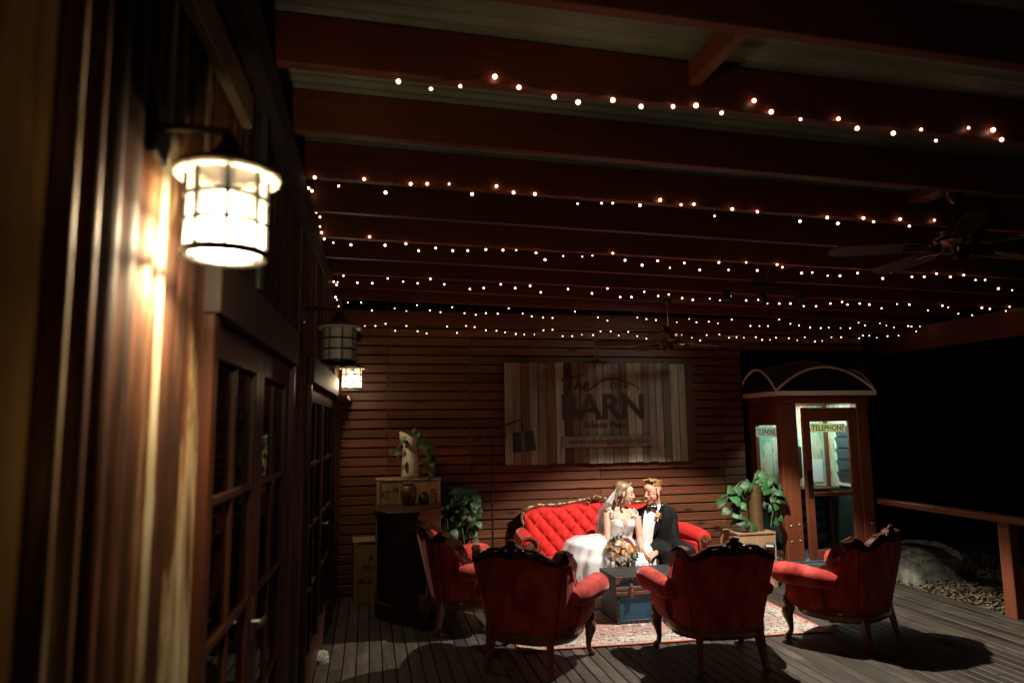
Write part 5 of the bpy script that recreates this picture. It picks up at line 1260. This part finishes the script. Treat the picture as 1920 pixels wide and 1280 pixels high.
for v in me.vertices: v.co -= GO
obj('trousers', me, None, groom)
for l in legs:
    x, y = l[-1][0], l[-1][1]
    under(MB().tube([(x, 6.57, .05, .035), (x, 6.52, .05, .045), (x, 6.44, .042, .042), (x, 6.36+.03, .033, .03)], n=12), 'shoe', SATIN, groom, GO)
def sheet(Ls, Rs, Yf, nu=10, nv=16):
    def f(a, b_):
        t = b_*(len(Ls)-1); i = min(int(t), len(Ls)-2); q = t-i
        x = lerp(lerp(Ls[i][0], Ls[i+1][0], q), lerp(Rs[i][0], Rs[i+1][0], q), a); y = lerp(lerp(Ls[i][1], Ls[i+1][1], q), lerp(Rs[i][1], Rs[i+1][1], q), a)
        return tuple(at(x, y, Yf(a, b_)))
    return MB().grid(f, nu, nv)
# shirt front with pleats, then collar, lapels, bow tie and flower
s = sheet([(1214, 950), (1209, 958), (1206, 972), (1204.5, 990), (1204.5, 1008), (1207, 1026)], [(1238, 944), (1235, 956), (1231, 970), (1227, 986), (1224, 1006), (1222, 1028)],
          lambda a, b_: 6.800+.035*(a-.45)**2-.012*math.sin(b_*math.pi)+.0022*math.sin(a*40), 40, 24)
under(s, 'shirt_front', SHIRT, groom, GO)
col_ = MB(); cc = ng+Vector((-.004, -.006, .004))
for k0, k1 in ((-2.9, 2.9),):
    col_.grid(lambda a, b_: tuple(cc+Vector((.068*math.sin(lerp(k0, k1, a)), -.066*math.cos(lerp(k0, k1, a)), lerp(-.012, .040, b_)+.020*(1-math.cos(lerp(k0, k1, a)))*.5*b_))+Vector((0, -.012*(1-b_), 0))), 36, 4)
for s_ in (-1, 1): col_.add([tuple(cc+Vector(v)) for v in ((s_*.004, -.074, .024), (s_*.052, -.050, .040), (s_*.050, -.074, .004), (s_*.028, -.088, .0))], [(0, 1, 2, 3)])
under(col_, 'collar', SHIRT, groom, GO)
s = sheet([(1240, 944), (1236, 957), (1232, 971), (1228, 986), (1225, 1003)], [(1246, 950), (1247, 962), (1244, 974), (1236, 990), (1226, 1004)], lambda a, b_: 6.792+.03*a*(1-b_)+(.03*(1-b_*4)**2 if b_ < .25 else 0), 6, 12)
under(s, 'lapel', SATIN, jacket, GO)
s = sheet([(1213, 951), (1207, 962), (1204, 978), (1203, 996)], [(1209, 953), (1202, 966), (1200, 982), (1202, 998)], lambda a, b_: 6.825+.02*a, 4, 8)
under(s, 'lapel', SATIN, jacket, GO)
bw = MB(); bc = at(1222.5, 951.5, 6.785)
for s_ in (-1, 1): bw.loft([[tuple(bc+Vector((s_*x, dy_*t-.004 if True else 0, z_*h_))) for dy_, z_ in ((-1, .0), (-.6, 1), (.6, 1), (1, 0), (.6, -1), (-.6, -1))] for x, t, h_ in ((.004, .009, .011), (.022, .012, .018), (.048, .012, .028), (.056, .009, .030))])
bw.ball(tuple(bc), (.012, .013, .014), 10, 8); under(bw, 'bow_tie', SATIN, groom, GO)

# ------------------------------------------------------------------ flowers
def rose(R_, seed):
    s = MB(); r = random.Random(seed)
    for ring_, (rad, n_, tilt) in enumerate(((.25, 3, 1.35), (.5, 5, 1.0), (.78, 6, .65), (1.0, 7, .25))):
        for k in range(n_):
            a = 2*math.pi*(k+r.random()*.4)/n_; w_ = .42+.1*ring_
            ca, sa = math.cos(a), math.sin(a); up = math.sin(tilt); out = math.cos(tilt)
            b0 = Vector((ca*rad*.35, sa*rad*.35, .1)); mid = Vector((ca*(rad*.35+out*.45), sa*(rad*.35+out*.45), .1+up*.45)); tip = Vector((ca*(rad*.3+out*.72+.12), sa*(rad*.3+out*.72+.12), .05+up*.72))
            t_ = Vector((-sa, ca, 0)); s.add([(b0-t_*w_*.3)*R_, (b0+t_*w_*.3)*R_, (mid+t_*w_*.62)*R_, (tip+t_*w_*.4)*R_, (tip-t_*w_*.4)*R_, (mid-t_*w_*.62)*R_], [(0, 1, 2, 5), (5, 2, 3, 4)])
    s.ball((0, 0, .2*R_), .28*R_, 8, 6); return s
FL = [backlit('peach_petal', (.90, .62, .34), .4), backlit('orange_petal', (.82, .28, .06), .4), backlit('cream_petal', (.86, .78, .62), .4), backlit('blush_petal', (.84, .56, .44), .4), backlit('white_petal', (.86, .85, .80), .4), backlit('rust_petal', (.55, .12, .05), .4)]
RM = [rose(1, 40+k).mesh('flower', True, f) for k, f in enumerate(FL)]
bq = empty('bouquet', boq); bq.rotation_euler = (R(-38), 0, 0); tag(bq, 'bouquet of peach, orange and cream flowers held in the lap', 'bouquet')
rnd = random.Random(12)
GUM = mat('eucalyptus_leaf', (.20, .32, .29), (.08, .15, .13), .6, (20, 20, 20), rnd=(.5, 1.3))
lf = MB().add([(0, 0, 0), (.2, .35, .05), (.16, .75, .03), (0, 1, -.05), (-.16, .75, .03), (-.2, .35, .05), (0, .5, -.02)], [(0, 1, 6), (1, 2, 6), (2, 3, 6), (3, 4, 6), (4, 5, 6), (5, 0, 6)]).mesh('leaf', True, GUM)
def orient(o, d, roll=0): o.rotation_euler = (Vector(d).to_track_quat('Z', 'Y') @ Matrix.Rotation(roll, 3, 'Z').to_quaternion()).to_euler()
k = 0
for ring_, (n_, th) in enumerate(((1, 0), (6, .55), (11, 1.0), (13, 1.42))):
    for j in range(n_):
        ph = 2*math.pi*(j+.5*ring_)/max(1, n_)+rnd.uniform(-.15, .15); tt = th+rnd.uniform(-.08, .08)
        d = Vector((math.sin(tt)*math.cos(ph), -math.cos(tt)*.75-.2, math.sin(tt)*math.sin(ph)+.30*math.cos(tt))); p = Vector((d.x*.140, d.y*.095, d.z*.135))
        sz = rnd.choice([.026, .031, .037, .043 if ring_ < 3 else .03]); o = obj('flower', rnd.choice([RM[0], RM[0], RM[0], RM[1], RM[2], RM[2], RM[3], RM[3], RM[4], RM[4], RM[4], RM[5]]), None, bq, loc=p, scale=(sz,)*3); orient(o, d, rnd.uniform(0, 6))
for j in range(46):
    ph = rnd.uniform(0, 6.28); tt = rnd.uniform(.9, 1.6); d = Vector((math.sin(tt)*math.cos(ph), -math.cos(tt)-.15, math.sin(tt)*math.sin(ph)))
    o = obj('leaf', lf, None, bq, loc=d*.105, scale=(rnd.uniform(.055, .09),)*3); o.rotation_euler = (d+Vector((rnd.uniform(-.4, .4), rnd.uniform(-.4, .2), rnd.uniform(-.4, .4)))).to_track_quat('Y', 'Z').to_euler()
MB().tube([(0, -.02, .02, .05), (.01, .03, -.02, .045), (.02, .09, -.06, .022), (.02, .13, -.09, .018)], n=10).build('stems', STEMM, bq)
bt = empty('boutonniere', at(1234, 967, 6.785)-GO); bt.parent = groom
for dx_, dz_, q, sz in ((-.012, .008, 0, .020), (.014, .004, 5, .018), (.004, .020, 3, .016), (.02, -.012, 1, .014), (-.006, -.012, 1, .013)):
    o = obj('flower', RM[q], None, bt, loc=(dx_, -.006, dz_), scale=(sz,)*3); orient(o, (dx_*20, -1, dz_*20))
for dx_, dz_, a in ((-.03, -.015, 2.4), (.03, -.025, -2.3), (.028, .02, -.9)):
    o = obj('leaf', lf, None, bt, loc=(dx_*.4, 0, dz_*.4), scale=(.04,)*3, rot=(0, 0, 0)); o.rotation_euler = Vector((dx_, -.006, dz_)).to_track_quat('Y', 'Z').to_euler()
MB().tube([(-.004, -.006, -.015), (-.014, -.008, -.052)], .006, 6).build('wrapped_stem', SHIRT, bt)
